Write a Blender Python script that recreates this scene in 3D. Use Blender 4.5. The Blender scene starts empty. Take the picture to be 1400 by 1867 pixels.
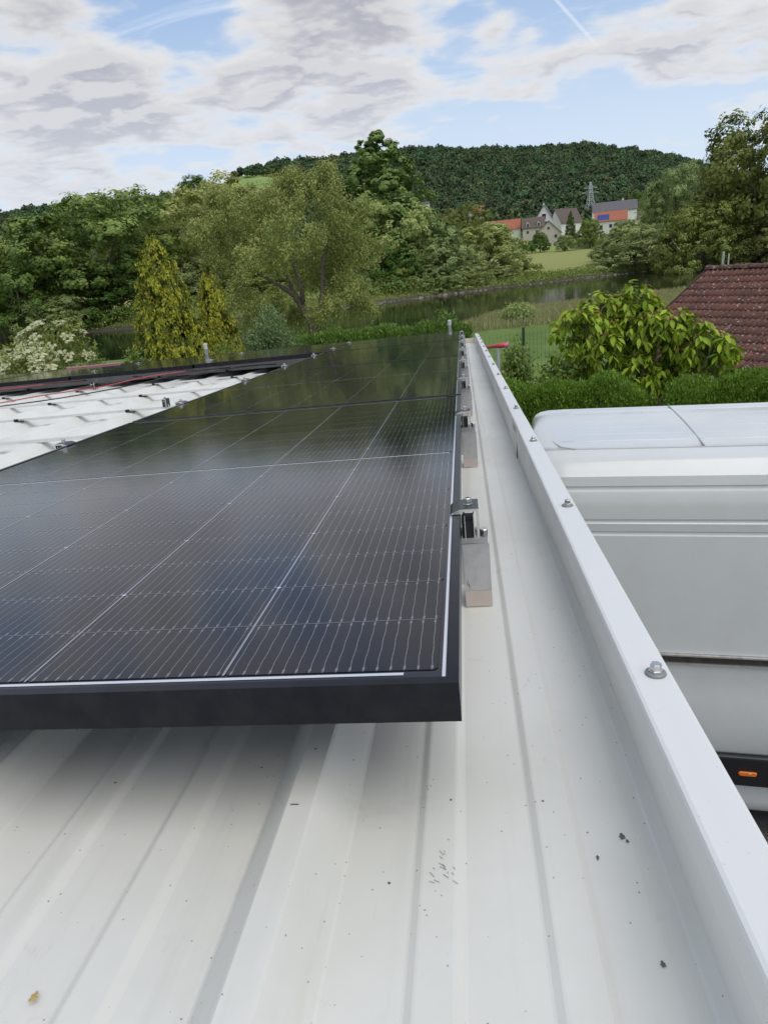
import bpy, bmesh, math, random
import numpy as np
from mathutils import Vector, Matrix
random.seed(7)
rng = np.random.default_rng(11)
scene = bpy.context.scene
D2R = math.radians

# ------------------------------------------------------------------ camera
CAM = np.array([0.0, 0.0, 4.1])
RX = np.array([0.99084, 0.1016, -0.0867]); RU = np.array([0.0440, 0.3605, 0.9317])
def solve_axes():
    f, pi_, ro, ya = 1221.347, D2R(16.647), D2R(-5.867), D2R(-7.967)
    fw = np.array([math.sin(ya)*math.cos(pi_), math.cos(ya)*math.cos(pi_), -math.sin(pi_)])
    r0 = np.array([math.cos(ya), -math.sin(ya), 0.0]); u0 = np.cross(r0, fw)
    r = math.cos(ro)*r0 + math.sin(ro)*u0; u = -math.sin(ro)*r0 + math.cos(ro)*u0
    a, b = D2R(3.9), D2R(1.07)                      # the roof falls away from us and to the left a little
    X = np.array([math.cos(b), 0, math.sin(b)]); Y = np.array([0, math.cos(a), -math.sin(a)])
    Y = Y - X*(X@Y); Y /= np.linalg.norm(Y); Z = np.cross(X, Y)
    R = np.array([X, Y, Z]).T
    C = np.array([0.0198, -0.4621, 0.2817])
    return f, R@r, R@u, R@fw, R, CAM - R@C
FPX, RX, RU, FW, ROOF_R, ROOF_T = solve_axes()
cam_d = bpy.data.cameras.new('camera'); cam = bpy.data.objects.new('camera', cam_d)
scene.collection.objects.link(cam); scene.camera = cam
cam.matrix_world = Matrix(((RX[0], RU[0], -FW[0], CAM[0]), (RX[1], RU[1], -FW[1], CAM[1]),
                           (RX[2], RU[2], -FW[2], CAM[2]), (0, 0, 0, 1)))
cam_d.sensor_fit = 'VERTICAL'; cam_d.sensor_height = 24.0
cam_d.lens = 24.0*FPX/1867.0
cam_d.clip_start = 0.02; cam_d.clip_end = 12000
scene.render.resolution_x = 767; scene.render.resolution_y = 1024

def sight(px, py, dist):
    """world point seen in direction (px, py) of the photograph at a horizontal distance"""
    d = FW + RX*(px-700)/FPX + RU*(933.5-py)/FPX
    return CAM + d*dist/math.hypot(d[0], d[1])
def sdir(px, py):
    d = FW + RX*(px-700)/FPX + RU*(933.5-py)/FPX
    return d/np.linalg.norm(d)

# ------------------------------------------------------------------ light
SUN_EL, SUN_AZ = 62.0, 135.0           # azimuth from +Y towards +X
scene.view_settings.view_transform = 'Standard'
scene.view_settings.look = 'None'
scene.view_settings.gamma = 1.0
scene.view_settings.use_curve_mapping = False
scene.view_settings.exposure = 0.80

world = bpy.data.worlds.new('World'); scene.world = world; world.use_nodes = True
wn, wl = world.node_tree.nodes, world.node_tree.links
wn.clear()
class NG:
    """small helper to chain nodes"""
    def __init__(s, nt): s.nt = nt; s.n = nt.nodes; s.l = nt.links
    def put(s, sock, v):
        if v is None: return
        if isinstance(v, bpy.types.NodeSocket): s.l.new(v, sock)
        else:
            try: sock.default_value = v
            except Exception: sock.default_value = tuple(v)+(1,)
    def math(s, op, a, b=None, c=None, clamp=False):
        m = s.n.new('ShaderNodeMath'); m.operation = op; m.use_clamp = clamp
        s.put(m.inputs[0], a); s.put(m.inputs[1], b)
        if c is not None: s.put(m.inputs[2], c)
        return m.outputs[0]
    def vmath(s, op, a, b=None, scale=None):
        m = s.n.new('ShaderNodeVectorMath'); m.operation = op
        s.put(m.inputs[0], a); s.put(m.inputs[1], b)
        if scale is not None: s.put(m.inputs['Scale'], scale)
        return m.outputs['Value'] if op in ('DOT_PRODUCT', 'LENGTH', 'DISTANCE') else m.outputs[0]
    def mix(s, f, a, b, blend='MIX'):
        m = s.n.new('ShaderNodeMix'); m.data_type = 'RGBA'; m.blend_type = blend
        s.put(m.inputs[0], f); s.put(m.inputs[6], a); s.put(m.inputs[7], b); return m.outputs[2]
    def ramp(s, v, lo, hi, a=0.0, b=1.0, smooth=True):
        m = s.n.new('ShaderNodeMapRange'); m.interpolation_type = 'SMOOTHSTEP' if smooth else 'LINEAR'
        s.put(m.inputs[0], v); s.put(m.inputs[1], lo); s.put(m.inputs[2], hi); s.put(m.inputs[3], a); s.put(m.inputs[4], b)
        return m.outputs[0]
    def noise(s, vec, scale, detail=4, rough=.5, dist=0.0, out=0):
        m = s.n.new('ShaderNodeTexNoise'); s.put(m.inputs['Vector'], vec)
        m.inputs['Scale'].default_value = scale; m.inputs['Detail'].default_value = detail
        m.inputs['Roughness'].default_value = rough; m.inputs['Distortion'].default_value = dist
        return m.outputs[out]
    def sep(s, v):
        m = s.n.new('ShaderNodeSeparateXYZ'); s.put(m.inputs[0], v); return m.outputs
    def comb(s, x, y, z):
        m = s.n.new('ShaderNodeCombineXYZ'); s.put(m.inputs[0], x); s.put(m.inputs[1], y); s.put(m.inputs[2], z); return m.outputs[0]
G = NG(world.node_tree)
skyn = wn.new('ShaderNodeTexSky'); skyn.sky_type = 'NISHITA'; skyn.sun_disc = False
skyn.sun_elevation = D2R(SUN_EL); skyn.sun_rotation = D2R(SUN_AZ)
skyn.air_density = 1.0; skyn.dust_density = 1.2; skyn.ozone_density = 1.6
tc = wn.new('ShaderNodeTexCoord').outputs['Generated']
sx, sy, sz = G.sep(tc)
zc = G.math('MAXIMUM', sz, 0.0)
den = G.math('ADD', zc, 0.15)
cx, cy = G.math('DIVIDE', sx, den), G.math('DIVIDE', sy, den)
P0 = G.comb(cx, cy, 3.7)
P1 = G.comb(G.math('ADD', cx, 0.01), G.math('SUBTRACT', cy, 0.075), 3.7)
def cloud_field(P):
    big = G.noise(P, 1.7, 2, .5, .2)
    fine = G.noise(P, 4.6, 7, .52, .15)
    return G.math('ADD', G.math('MULTIPLY', big, .45), G.math('MULTIPLY', fine, .55))
d0, d1 = cloud_field(P0), cloud_field(P1)
# where the photograph's big clouds and clear gaps are
bias = None
for (px, py, rad, w) in [(150, 110, .13, .075), (30, 170, .15, .07), (160, 215, .12, .05), (520, 90, .12, .08), (650, 120, .10, .08), (440, 215, .09, .07), (740, 60, .06, .06),
                         (880, 130, .06, .11), (960, 125, .06, .12), (1060, 120, .06, .12), (1150, 110, .06, .12), (1290, 75, .07, .10), (1210, 110, .05, .10), (1390, 60, .06, .07),
                         (345, 100, .05, -.13), (335, 40, .05, -.10), (900, 40, .10, -.08), (1150, 20, .12, -.10), (1230, 215, .16, -.08), (200, 30, .05, -.08), (850, 215, .10, -.08), (1050, 220, .10, -.07), (60, 320, .10, -.02)]:
    dd = sdir(px, py)
    t = G.ramp(G.vmath('DISTANCE', G.vmath('NORMALIZE', tc), tuple(dd)), 0.0, rad*1.5, w, 0.0)
    bias = t if bias is None else G.math('ADD', bias, t)
dens = G.math('ADD', d0, bias)
dens1 = G.math('ADD', d1, bias)
cover = G.ramp(dens, .430, .585)
thick = G.ramp(dens, .50, .66)
lit = G.ramp(G.math('SUBTRACT', dens, dens1), -.04, .06)
wisp = G.ramp(G.noise(G.comb(G.math('MULTIPLY', cx, 1.2), G.math('MULTIPLY', cy, 4.5), 1.0), 1.3, 5, .6, .6), .38, .72, 0, .75)
haze_h = G.ramp(sz, 0.0, .42, .95, 0.08)
sky_c = G.vmath('SCALE', skyn.outputs[0], None, .08)
sky_c = G.mix(.35, sky_c, (.15, .29, .56, 1))
veil = G.math('MAXIMUM', haze_h, wisp)
sky_c = G.mix(veil, sky_c, (.41, .47, .545, 1))
bright = (.49, .485, .48, 1); grey = (.250, .258, .295, 1)
cl = G.mix(G.math('MULTIPLY', thick, G.ramp(lit, 0, 1, 1.0, .45)), bright, grey)
far_f = G.ramp(sz, .02, .32, .7, 0.0)
cl = G.mix(far_f, cl, (.42, .45, .50, 1))
col = G.mix(cover, sky_c, cl)
# vapour trail of an aircraft
ta, tb = sdir(1005, -10), sdir(1078, 72)
tn = np.cross(ta, tb); tn /= np.linalg.norm(tn); tm = (ta+tb)/2
off = G.math('ABSOLUTE', G.vmath('DOT_PRODUCT', tc, tuple(tn)))
trail = G.math('MULTIPLY', G.ramp(off, .0008, .0028, 1, 0), G.ramp(G.vmath('DISTANCE', tc, tuple(tm)), .03, .05, .5, 0))
col = G.mix(trail, col, (.46, .50, .56, 1))
below = G.ramp(sz, -.05, 0.0, 0.0, 1.0)
col = G.mix(below, (.16, .17, .14, 1), col)
bg = wn.new('ShaderNodeBackground'); wl.new(col, bg.inputs[0]); bg.inputs[1].default_value = 1.0
wo = wn.new('ShaderNodeOutputWorld'); wl.new(bg.outputs[0], wo.inputs[0])

sun_d = bpy.data.lights.new('sun', 'SUN'); sun = bpy.data.objects.new('sun', sun_d); scene.collection.objects.link(sun)
sun_d.energy = .95; sun_d.angle = D2R(50); sun_d.color = (1.0, .95, .88)
sv = Vector((math.sin(D2R(SUN_AZ))*math.cos(D2R(SUN_EL)), math.cos(D2R(SUN_AZ))*math.cos(D2R(SUN_EL)), math.sin(D2R(SUN_EL))))
sun.rotation_euler = sv.to_track_quat('Z', 'Y').to_euler(); sun.location = (0, 0, 30)

# ------------------------------------------------------------------ helpers
def link(o, parent=None):
    scene.collection.objects.link(o)
    if parent is not None: o.parent = parent
    return o
def tag(o, label=None, cat=None, group=None, kind=None):
    if label: o['label'] = label
    if cat: o['category'] = cat
    if group: o['group'] = group
    if kind: o['kind'] = kind
    return o
def thing(name, label, cat, loc=(0, 0, 0), rz=0.0, group=None, mat=None):
    o = bpy.data.objects.new(name, None); o.empty_display_size = .1
    link(o)
    if mat is not None: o.matrix_world = mat
    else: o.location = loc; o.rotation_euler = (0, 0, rz)
    return tag(o, label, cat, group)
class MB:
    def __init__(s): s.v = []; s.f = []; s.m = []
    def add(s, vs, fs, m=0):
        b = len(s.v); s.v += [tuple(v) for v in vs]; s.f += [tuple(b+i for i in f) for f in fs]; s.m += [m]*len(fs); return s
    def box(s, x0, x1, y0, y1, z0, z1, m=0, M=None):
        vs = [(x0,y0,z0),(x1,y0,z0),(x1,y1,z0),(x0,y1,z0),(x0,y0,z1),(x1,y0,z1),(x1,y1,z1),(x0,y1,z1)]
        if M is not None: vs = [tuple(M @ Vector(v)) for v in vs]
        return s.add(vs, [(3,2,1,0),(4,5,6,7),(0,1,5,4),(1,2,6,5),(2,3,7,6),(3,0,4,7)], m)
    def quad(s, a, b, c, d, m=0): return s.add([a, b, c, d], [(0,1,2,3)], m)
    def tube(s, pts, rads, n=8, m=0, caps=True):
        pts = [Vector(p) for p in pts]; rings = []
        b = len(s.v)
        for i, p in enumerate(pts):
            t = (pts[min(i+1, len(pts)-1)]-pts[max(i-1, 0)]).normalized()
            a = t.orthogonal().normalized() if i == 0 else (prev - t*prev.dot(t)).normalized()
            prev = a; c = t.cross(a)
            r = rads[i] if hasattr(rads, '__len__') else rads
            for k in range(n):
                q = 2*math.pi*k/n; s.v.append(tuple(p + a*math.cos(q)*r + c*math.sin(q)*r))
        for i in range(len(pts)-1):
            for k in range(n):
                k2 = (k+1) % n; s.f.append((b+i*n+k, b+i*n+k2, b+(i+1)*n+k2, b+(i+1)*n+k)); s.m.append(m)
        if caps:
            s.f.append(tuple(b+k for k in reversed(range(n)))); s.m.append(m)
            e = b+(len(pts)-1)*n; s.f.append(tuple(e+k for k in range(n))); s.m.append(m)
        return s
    def lathe(s, prof, n=12, m=0, c=(0, 0, 0)):
        b = len(s.v)
        for (r, z) in prof:
            for k in range(n):
                q = 2*math.pi*k/n; s.v.append((c[0]+r*math.cos(q), c[1]+r*math.sin(q), c[2]+z))
        for i in range(len(prof)-1):
            for k in range(n):
                k2 = (k+1) % n; s.f.append((b+i*n+k, b+i*n+k2, b+(i+1)*n+k2, b+(i+1)*n+k)); s.m.append(m)
        s.f.append(tuple(b+k for k in reversed(range(n)))); s.m.append(m)
        e = b+(len(prof)-1)*n; s.f.append(tuple(e+k for k in range(n))); s.m.append(m)
        return s
    def mesh(s, name, mats, smooth=False):
        me = bpy.data.meshes.new(name); me.from_pydata(s.v, [], s.f)
        for mt in (mats if isinstance(mats, (list, tuple)) else [mats]): me.materials.append(mt)
        for p, mi in zip(me.polygons, s.m): p.material_index = mi; p.use_smooth = smooth
        me.validate(); me.update(); return me
    def build(s, name, mats, parent=None, smooth=False, bevel=0, seg=2):
        o = bpy.data.objects.new(name, s.mesh(name, mats, smooth)); link(o, parent)
        if bevel:
            b = o.modifiers.new('bevel', 'BEVEL'); b.width = bevel; b.segments = seg; b.limit_method = 'ANGLE'; b.angle_limit = D2R(40)
            b.harden_normals = False
        return o
def np_mesh(name, V, F, mats, tone=None, smooth=False):
    V = np.asarray(V, dtype=np.float32); F = np.asarray(F, dtype=np.int32)
    me = bpy.data.meshes.new(name); n, k = F.shape
    me.vertices.add(len(V)); me.vertices.foreach_set('co', V.ravel())
    me.loops.add(n*k); me.loops.foreach_set('vertex_index', F.ravel())
    me.polygons.add(n); me.polygons.foreach_set('loop_start', np.arange(0, n*k, k, dtype=np.int32))
    me.polygons.foreach_set('loop_total', np.full(n, k, dtype=np.int32))
    if smooth: me.polygons.foreach_set('use_smooth', np.ones(n, dtype=bool))
    for m in (mats if isinstance(mats, (list, tuple)) else [mats]): me.materials.append(m)
    me.update(calc_edges=True)
    if tone is not None:
        a = me.attributes.new('tone', 'FLOAT', 'FACE'); a.data.foreach_set('value', np.asarray(tone, dtype=np.float32))
    return me
def add_mesh(name, me, parent=None):
    return link(bpy.data.objects.new(name, me), parent)

# ------------------------------------------------------------------ materials
def mat(name, color=(.5,.5,.5), rough=.5, metal=0.0, spec=.5, coat=0.0):
    m = bpy.data.materials.new(name); m.use_nodes = True
    p = m.node_tree.nodes['Principled BSDF']
    p.inputs['Base Color'].default_value = (*color, 1); p.inputs['Roughness'].default_value = rough
    p.inputs['Metallic'].default_value = metal; p.inputs['Specular IOR Level'].default_value = spec
    p.inputs['Coat Weight'].default_value = coat; p.inputs['Coat Roughness'].default_value = .05
    return m
def gm(m): return NG(m.node_tree), m.node_tree.nodes['Principled BSDF']
def bump(g, p, h, strength=.3, dist=.01):
    b = g.n.new('ShaderNodeBump'); b.inputs['Strength'].default_value = strength; b.inputs['Distance'].default_value = dist
    g.put(b.inputs['Height'], h); g.l.new(b.outputs[0], p.inputs['Normal'])
def objco(g): return g.n.new('ShaderNodeTexCoord').outputs['Object']
def geopos(g): return g.n.new('ShaderNodeNewGeometry').outputs['Position']
def varied(name, c1, c2, scale=4, rough=.7, metal=0, bumpk=0, bscale=20, detail=5, world_co=False, spec=.5):
    m = mat(name, c1, rough, metal, spec); g, p = gm(m)
    co = geopos(g) if world_co else objco(g)
    n = g.ramp(g.noise(co, scale, detail, .6), .35, .65)
    g.put(p.inputs['Base Color'], g.mix(n, (*c1, 1), (*c2, 1)))
    if bumpk: bump(g, p, g.noise(co, bscale, 4, .6), bumpk, .02)
    return m
# white coated sheet with dust, specks and scuffs
def sheet_mat(name, base, dirt=1.0, rough=.42):
    m = mat(name, base, rough); g, p = gm(m); co = objco(g)
    big = g.ramp(g.noise(co, 2.2, 6, .62), .38, .72, 0, .35*dirt)
    c = g.mix(big, (*base, 1), (base[0]*.80, base[1]*.80, base[2]*.76, 1))
    st = g.noise(g.vmath('MULTIPLY', co, (26, 1.2, 20)), 1.0, 5, .6)
    c = g.mix(g.ramp(st, .5, .8, 0, .22*dirt), c, (base[0]*.66, base[1]*.66, base[2]*.60, 1))
    v = g.n.new('ShaderNodeTexVoronoi'); v.inputs['Scale'].default_value = 62; g.put(v.inputs['Vector'], co)
    sp = g.ramp(v.outputs['Distance'], .05, .10, 1, 0)
    pick = g.ramp(g.sep(v.outputs['Color'])[0], .93, .96)
    dense = g.ramp(g.noise(co, 3.0, 3, .5), .45, .62)
    c = g.mix(g.math('MULTIPLY', g.math('MULTIPLY', sp, pick), g.math('MULTIPLY', dense, .75*dirt)), c, (.12, .11, .09, 1))
    v2 = g.n.new('ShaderNodeTexVoronoi'); v2.inputs['Scale'].default_value = 230; g.put(v2.inputs['Vector'], co)
    sp2 = g.math('MULTIPLY', g.ramp(v2.outputs['Distance'], .1, .24, 1, 0), g.ramp(g.sep(v2.outputs['Color'])[1], .95, .97))
    c = g.mix(g.math('MULTIPLY', sp2, .5*dirt), c, (.2, .17, .12, 1))
    sm = g.ramp(g.noise(co, 11, 6, .7, .8), .60, .70, 0, .28*dirt); c = g.mix(g.math('MINIMUM', sm, .5), c, (base[0]*.78, base[1]*.77, base[2]*.72, 1))
    sc = g.noise(g.vmath('MULTIPLY', co, (160, 7, 1)), 1.0, 2, .5); c = g.mix(g.math('MULTIPLY', g.ramp(sc, .72, .76, 0, .16*dirt), g.ramp(g.noise(co, 5, 2, .5), .5, .6)), c, (base[0]*.6, base[1]*.6, base[2]*.58, 1))
    g.put(p.inputs['Base Color'], c)
    g.put(p.inputs['Roughness'], g.ramp(g.noise(co, 9, 5, .6), .3, .7, rough-.06, rough+.12))
    bump(g, p, g.noise(co, 3.2, 3, .5), .10, .012)
    return m
M_sheet = sheet_mat('white_coated_sheet', (.73, .725, .675), 1.9, .44)
M_flash = sheet_mat('white_flashing', (.70, .70, .685), .45, .38)
M_alu = mat('aluminium', (.72, .70, .67), .36, .85)
g_, p_ = gm(M_alu); bump(g_, p_, g_.noise(g_.vmath('MULTIPLY', objco(g_), (4, 80, 80)), 6, 3, .5), .06, .004)
g_.put(p_.inputs['Base Color'], g_.mix(g_.ramp(g_.noise(objco(g_), 14, 5, .65), .4, .7), (.78, .76, .72, 1), (.55, .53, .51, 1)))
M_alu_face = varied('aluminium_face', (.60, .59, .57), (.54, .53, .52), 6, .42, .35)
M_flange = varied('pinkish_flange', (.60, .53, .47), (.55, .49, .44), 18, .45, .3)
M_endplate = varied('end_plate_metal', (.56, .55, .55), (.46, .45, .45), 22, .34, .6)
M_strip = varied('white_strip_metal', (.66, .66, .63), (.60, .60, .57), 9, .4, .1)
M_steel = mat('stainless', (.62, .61, .59), .26, .95)
M_black_al = varied('black_anodised', (.020, .020, .026), (.028, .028, .034), 30, .28, .85)

M_clamp = mat('dark_clamp', (.05, .055, .065), .28, .8)
M_rubber = mat('black_rubber', (.012, .012, .012), .6)
M_inkblack = mat('marker_ink', (.12, .12, .12), .6)
M_back = mat('panel_backing', (.018, .020, .028), .10, 0, .3, 0.0)
M_ribbon = mat('tinned_ribbon', (.70, .71, .73), .25, .3)
M_red = mat('red_cable', (.42, .06, .08), .5); M_blackcable = mat('black_cable', (.012, .012, .012), .5)

def cell_mat():
    m = mat('solar_cell', (.010, .011, .018), .085, 0, .33); g, p = gm(m)
    co = g.sep(objco(g))                                       # x across the 182 mm cell, y along 91 mm
    u = g.math('MULTIPLY', co[0], 16/.1835)
    w = g.math('MULTIPLY', g.math('SINE', g.math('MULTIPLY', co[1], 190)), .022)
    fr = g.math('ABSOLUTE', g.math('SUBTRACT', g.math('FRACT', g.math('ADD', g.math('ADD', u, w), 100.0)), .5))
    wire = g.ramp(fr, .012, .028, 1, 0)
    ay = g.math('ABSOLUTE', co[1])
    pad_y = g.math('MULTIPLY', g.ramp(ay, .0385, .0395), g.ramp(ay, .0435, .0445, 1, 0))
    pad = g.math('MULTIPLY', g.math('MULTIPLY', g.ramp(fr, .03, .045), g.ramp(fr, .07, .085, 1, 0)), pad_y)
    rung = g.math('MULTIPLY', g.ramp(fr, .075, .085, 1, 0), g.math('MULTIPLY', g.ramp(g.math('FRACT', g.math('MULTIPLY', g.math('ADD', co[1], 1.0), 110)), .90, .94), .22))
    fac = g.math('MAXIMUM', g.math('MAXIMUM', g.math('MULTIPLY', wire, .85), pad), rung)
    tint = g.ramp(g.noise(geopos(g), 1.6, 3, .5), .35, .7)
    oi = g.n.new('ShaderNodeObjectInfo').outputs['Random']
    base = g.mix(tint, (.006, .006, .012, 1), (.010, .009, .016, 1))
    base = g.mix(g.math('MULTIPLY', oi, .35), base, (.012, .011, .018, 1))
    dust = g.ramp(g.noise(geopos(g), 7, 6, .65), .45, .75, 0, .02)
    base = g.mix(dust, base, (.4, .4, .38, 1))
    g.put(p.inputs['Base Color'], g.mix(fac, base, (.25, .245, .26, 1)))
    g.put(p.inputs['Roughness'], g.ramp(g.noise(geopos(g), 5, 4, .6), .3, .7, .04, .09))
    fine = g.noise(g.vmath('MULTIPLY', geopos(g), (1, 1, 0)), 900, 2, .5)
    bump(g, p, g.math('ADD', g.math('MULTIPLY', fine, .4), g.math('MULTIPLY', g.noise(geopos(g), 14, 2, .5), .7)), .03, .004)
    return m
M_cell = cell_mat()
def gridcell_mat():
    """cells of the farther panels: one sheet per cell row, print carries the wires"""
    m = mat('solar_cells_far', (.010, .011, .018), .09, 0, .38); g, p = gm(m)
    co = g.sep(objco(g))
    u = g.math('MULTIPLY', co[0], 16/.1835)
    fr = g.math('ABSOLUTE', g.math('SUBTRACT', g.math('FRACT', g.math('ADD', u, 100.0)), .5))
    wire = g.ramp(fr, .02, .05, .6, 0)
    g.put(p.inputs['Base Color'], g.mix(wire, (.012, .012, .018, 1), (.30, .29, .30, 1)))
    g.put(p.inputs['Roughness'], g.ramp(g.noise(geopos(g), 4, 4, .6), .3, .7, .05, .10))
    bump(g, p, g.noise(geopos(g), 14, 2, .5), .03, .004)
    return m
M_cellfar = gridcell_mat()

def leaf_mat(name, dark, light, trans=.22, rough=.55, hue=.12, spec=.3):
    m = mat(name, light, rough, 0, spec); g, p = gm(m)
    at = g.n.new('ShaderNodeAttribute'); at.attribute_name = 'tone'
    c = g.mix(at.outputs['Fac'], (*dark, 1), (*light, 1))
    oi = g.n.new('ShaderNodeObjectInfo').outputs['Random']
    hs = g.n.new('ShaderNodeHueSaturation'); g.put(hs.inputs['Color'], c)
    g.put(hs.inputs['Value'], g.ramp(oi, 0, 1, 1-hue*1.6, 1+hue*1.2, False)); g.put(hs.inputs['Hue'], g.ramp(g.math('FRACT', g.math('MULTIPLY', oi, 7.31)), 0, 1, .5-hue*.13, .5+hue*.13, False))
    g.put(p.inputs['Base Color'], hs.outputs[0])
    tr = g.n.new('ShaderNodeBsdfTranslucent'); g.put(tr.inputs[0], hs.outputs[0])
    mx = g.n.new('ShaderNodeMixShader'); mx.inputs[0].default_value = trans
    out = g.n['Material Output']
    g.l.new(p.outputs[0], mx.inputs[1]); g.l.new(tr.outputs[0], mx.inputs[2]); g.l.new(mx.outputs[0], out.inputs[0])
    return m
L_dark = leaf_mat('foliage_dark', (0.055, 0.100, 0.017), (0.178, 0.284, 0.048))
L_mid = leaf_mat('foliage_mid', (0.093, 0.137, 0.026), (0.309, 0.375, 0.084))
L_olive = leaf_mat('foliage_olive', (0.169, 0.202, 0.053), (0.468, 0.527, 0.164))
L_silver = leaf_mat('foliage_silver_willow', (0.158, 0.205, 0.063), (0.447, 0.524, 0.190))
L_silver2 = leaf_mat('poplar_leaves', (0.114, 0.180, 0.040), (0.342, 0.460, 0.120))
L_bright = leaf_mat('foliage_bright', (0.081, 0.136, 0.020), (0.252, 0.357, 0.070))
L_forest = leaf_mat('forest_foliage', (0.041, 0.078, 0.031), (0.145, 0.219, 0.081), hue=.36)
L_gold = leaf_mat('golden_conifer', (0.061, 0.092, 0.009), (0.675, 0.658, 0.066), hue=.02)
L_cherry = leaf_mat('large_cherry_leaves', (0.132, 0.216, 0.014), (0.386, 0.508, 0.048), .25, .55, hue=.03, spec=.2)
L_bronze = leaf_mat('bronze_young_leaves', (.34, .18, .06), (.50, .34, .10), .3, .55, hue=.03, spec=.2)
L_thuja = leaf_mat('hedge_sprays', (0.057, 0.120, 0.010), (0.239, 0.383, 0.046), .18, .6, hue=.02)
L_flower = leaf_mat('cream_flowers', (.40, .42, .20), (.66, .66, .42), .3, .7, hue=.02)
M_bark = varied('bark', (.10, .075, .055), (.20, .155, .12), 7, .9, 0, .6, 25)
M_grass = None

# ------------------------------------------------------------------ ground, river, far terrain
def sst(x, a, b):
    t = np.clip((x-a)/(b-a), 0, 1); return t*t*(3-2*t)
def near_bank_y(x): return 53.0 + 14.5*sst(x, -3.0, 6.0) + .18*np.maximum(x, 0) + .8*np.sin(x*.13)       # waterline on our side
def far_bank_y(x):                                                  # waterline on the village side
    return 114 + .62*np.clip(x, -25, 60) + .05*np.clip(x, -200, -25) + 2.0*np.sin(x*.07+1)
WATER_Z = -2.25
def ground_h(x, y):
    nb, fb = near_bank_y(x), far_bank_y(x)
    h = -1.1*sst(y, 9, 30) + .12*np.sin(x*.21)*np.sin(y*.17)*sst(y, 12, 30)
    h = h - (1.9)*sst(y, nb-7, nb+1.5)
    h = np.where(y > (nb+fb)/2, -3.0, h)
    up = sst(y, fb-1.2, fb+2.2)*1.5 + sst(y, fb+2, fb+12)*1.3
    h = np.where(y > (nb+fb)/2, -3.1 + up + sst(y, fb+8, fb+170)*3.4, h)
    return h
# hill: ridge elevation read along bearings
ridge_px = [(-500, 470, 700), (-200, 420, 640), (0, 394, 600), (90, 384, 600), (200, 368, 600), (300, 360, 620), (330, 345, 640), (390, 322, 680), (450, 296, 760), (620, 278, 900), (750, 266, 950),
            (900, 263, 1000), (1050, 262, 1050), (1150, 266, 1050), (1250, 282, 1050), (1300, 305, 1000), (1400, 340, 950), (1600, 420, 900), (1900, 460, 900)]
rid = []
for (px, py, dist) in ridge_px:
    q = sight(px, py, dist); rid.append((math.atan2(q[0], q[1]), q[2]-(11 if px > 420 else 6), dist))
rid = np.array(rid)
def hill_h(x, y):
    az = np.arctan2(x, y); r = np.hypot(x, y)
    zr = np.interp(az, rid[:, 0], rid[:, 1]); dr = np.interp(az, rid[:, 0], rid[:, 2])
    foot = np.where(az < -.16, 235, 345)+0*az
    foot = 235 + 110*sst(az, -.30, -.02)
    t = np.clip((r-foot)/(dr-foot), 0, 1.25)
    prof = np.where(t < 1, t**1.12, 1 - .5*(t-1)**2)
    und = 2.5*np.sin(x*.021+1)*np.sin(y*.017)+1.6*np.sin(x*.05)*np.sin(y*.043+2)
    return 3.3 + (zr-3.3)*prof + und*np.clip(t*3, 0, 1)*(t < 1)
def terrain(xs, ys, fn):
    X, Y = np.meshgrid(xs, ys); Z = fn(X, Y)
    V = np.stack([X.ravel(), Y.ravel(), Z.ravel()], 1); nx, ny = len(xs), len(ys)
    i = np.arange((nx-1)*(ny-1)); r, c = i//(nx-1), i % (nx-1); a = r*nx+c
    return V, np.stack([a, a+1, a+nx+1, a+nx], 1)
def ground_mat():
    m = mat('grass_ground', (.06, .09, .025), .9, 0, .2); g, p = gm(m); co = geopos(g); x, y, z = g.sep(co)
    n = g.ramp(g.noise(co, .35, 6, .65), .3, .7); n2 = g.ramp(g.noise(co, 3.0, 4, .7), .3, .7)
    lawn = g.mix(n, (.10, .165, .035, 1), (.16, .235, .06, 1))
    straw = g.mix(n, (.26, .26, .10, 1), (.36, .33, .16, 1))
    c = g.mix(g.ramp(y, 46, 50), lawn, straw)
    c = g.mix(g.ramp(g.math('ADD', y, g.math('MULTIPLY', g.noise(co, .08, 2, .5), 14)), 90, 100), c, (.30, .31, .10, 1))
    c = g.mix(g.math('MULTIPLY', n2, .35), c, (.10, .14, .035, 1))
    c = g.mix(g.ramp(z, -2.0, -1.4, 1, 0), c, (.09, .08, .055, 1))
    g.put(p.inputs['Base Color'], c); bump(g, p, g.noise(co, 2.2, 6, .7), .5, .3)
    return m
M_ground = ground_mat()
xs = np.concatenate([np.linspace(-900, -140, 24)[:-1], np.linspace(-140, 150, 117), np.linspace(150, 900, 24)[1:]])
ys = np.concatenate([np.linspace(-300, 0, 12)[:-1], np.linspace(0, 190, 153), np.linspace(190, 345, 14)[1:]])
V, F = terrain(xs, ys, lambda x, y: np.where((y > 215), np.minimum(ground_h(x, y), 99), ground_h(x, y)))
tag(add_mesh('ground', np_mesh('ground', V, F, M_ground, smooth=True)), kind='structure')
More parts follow.
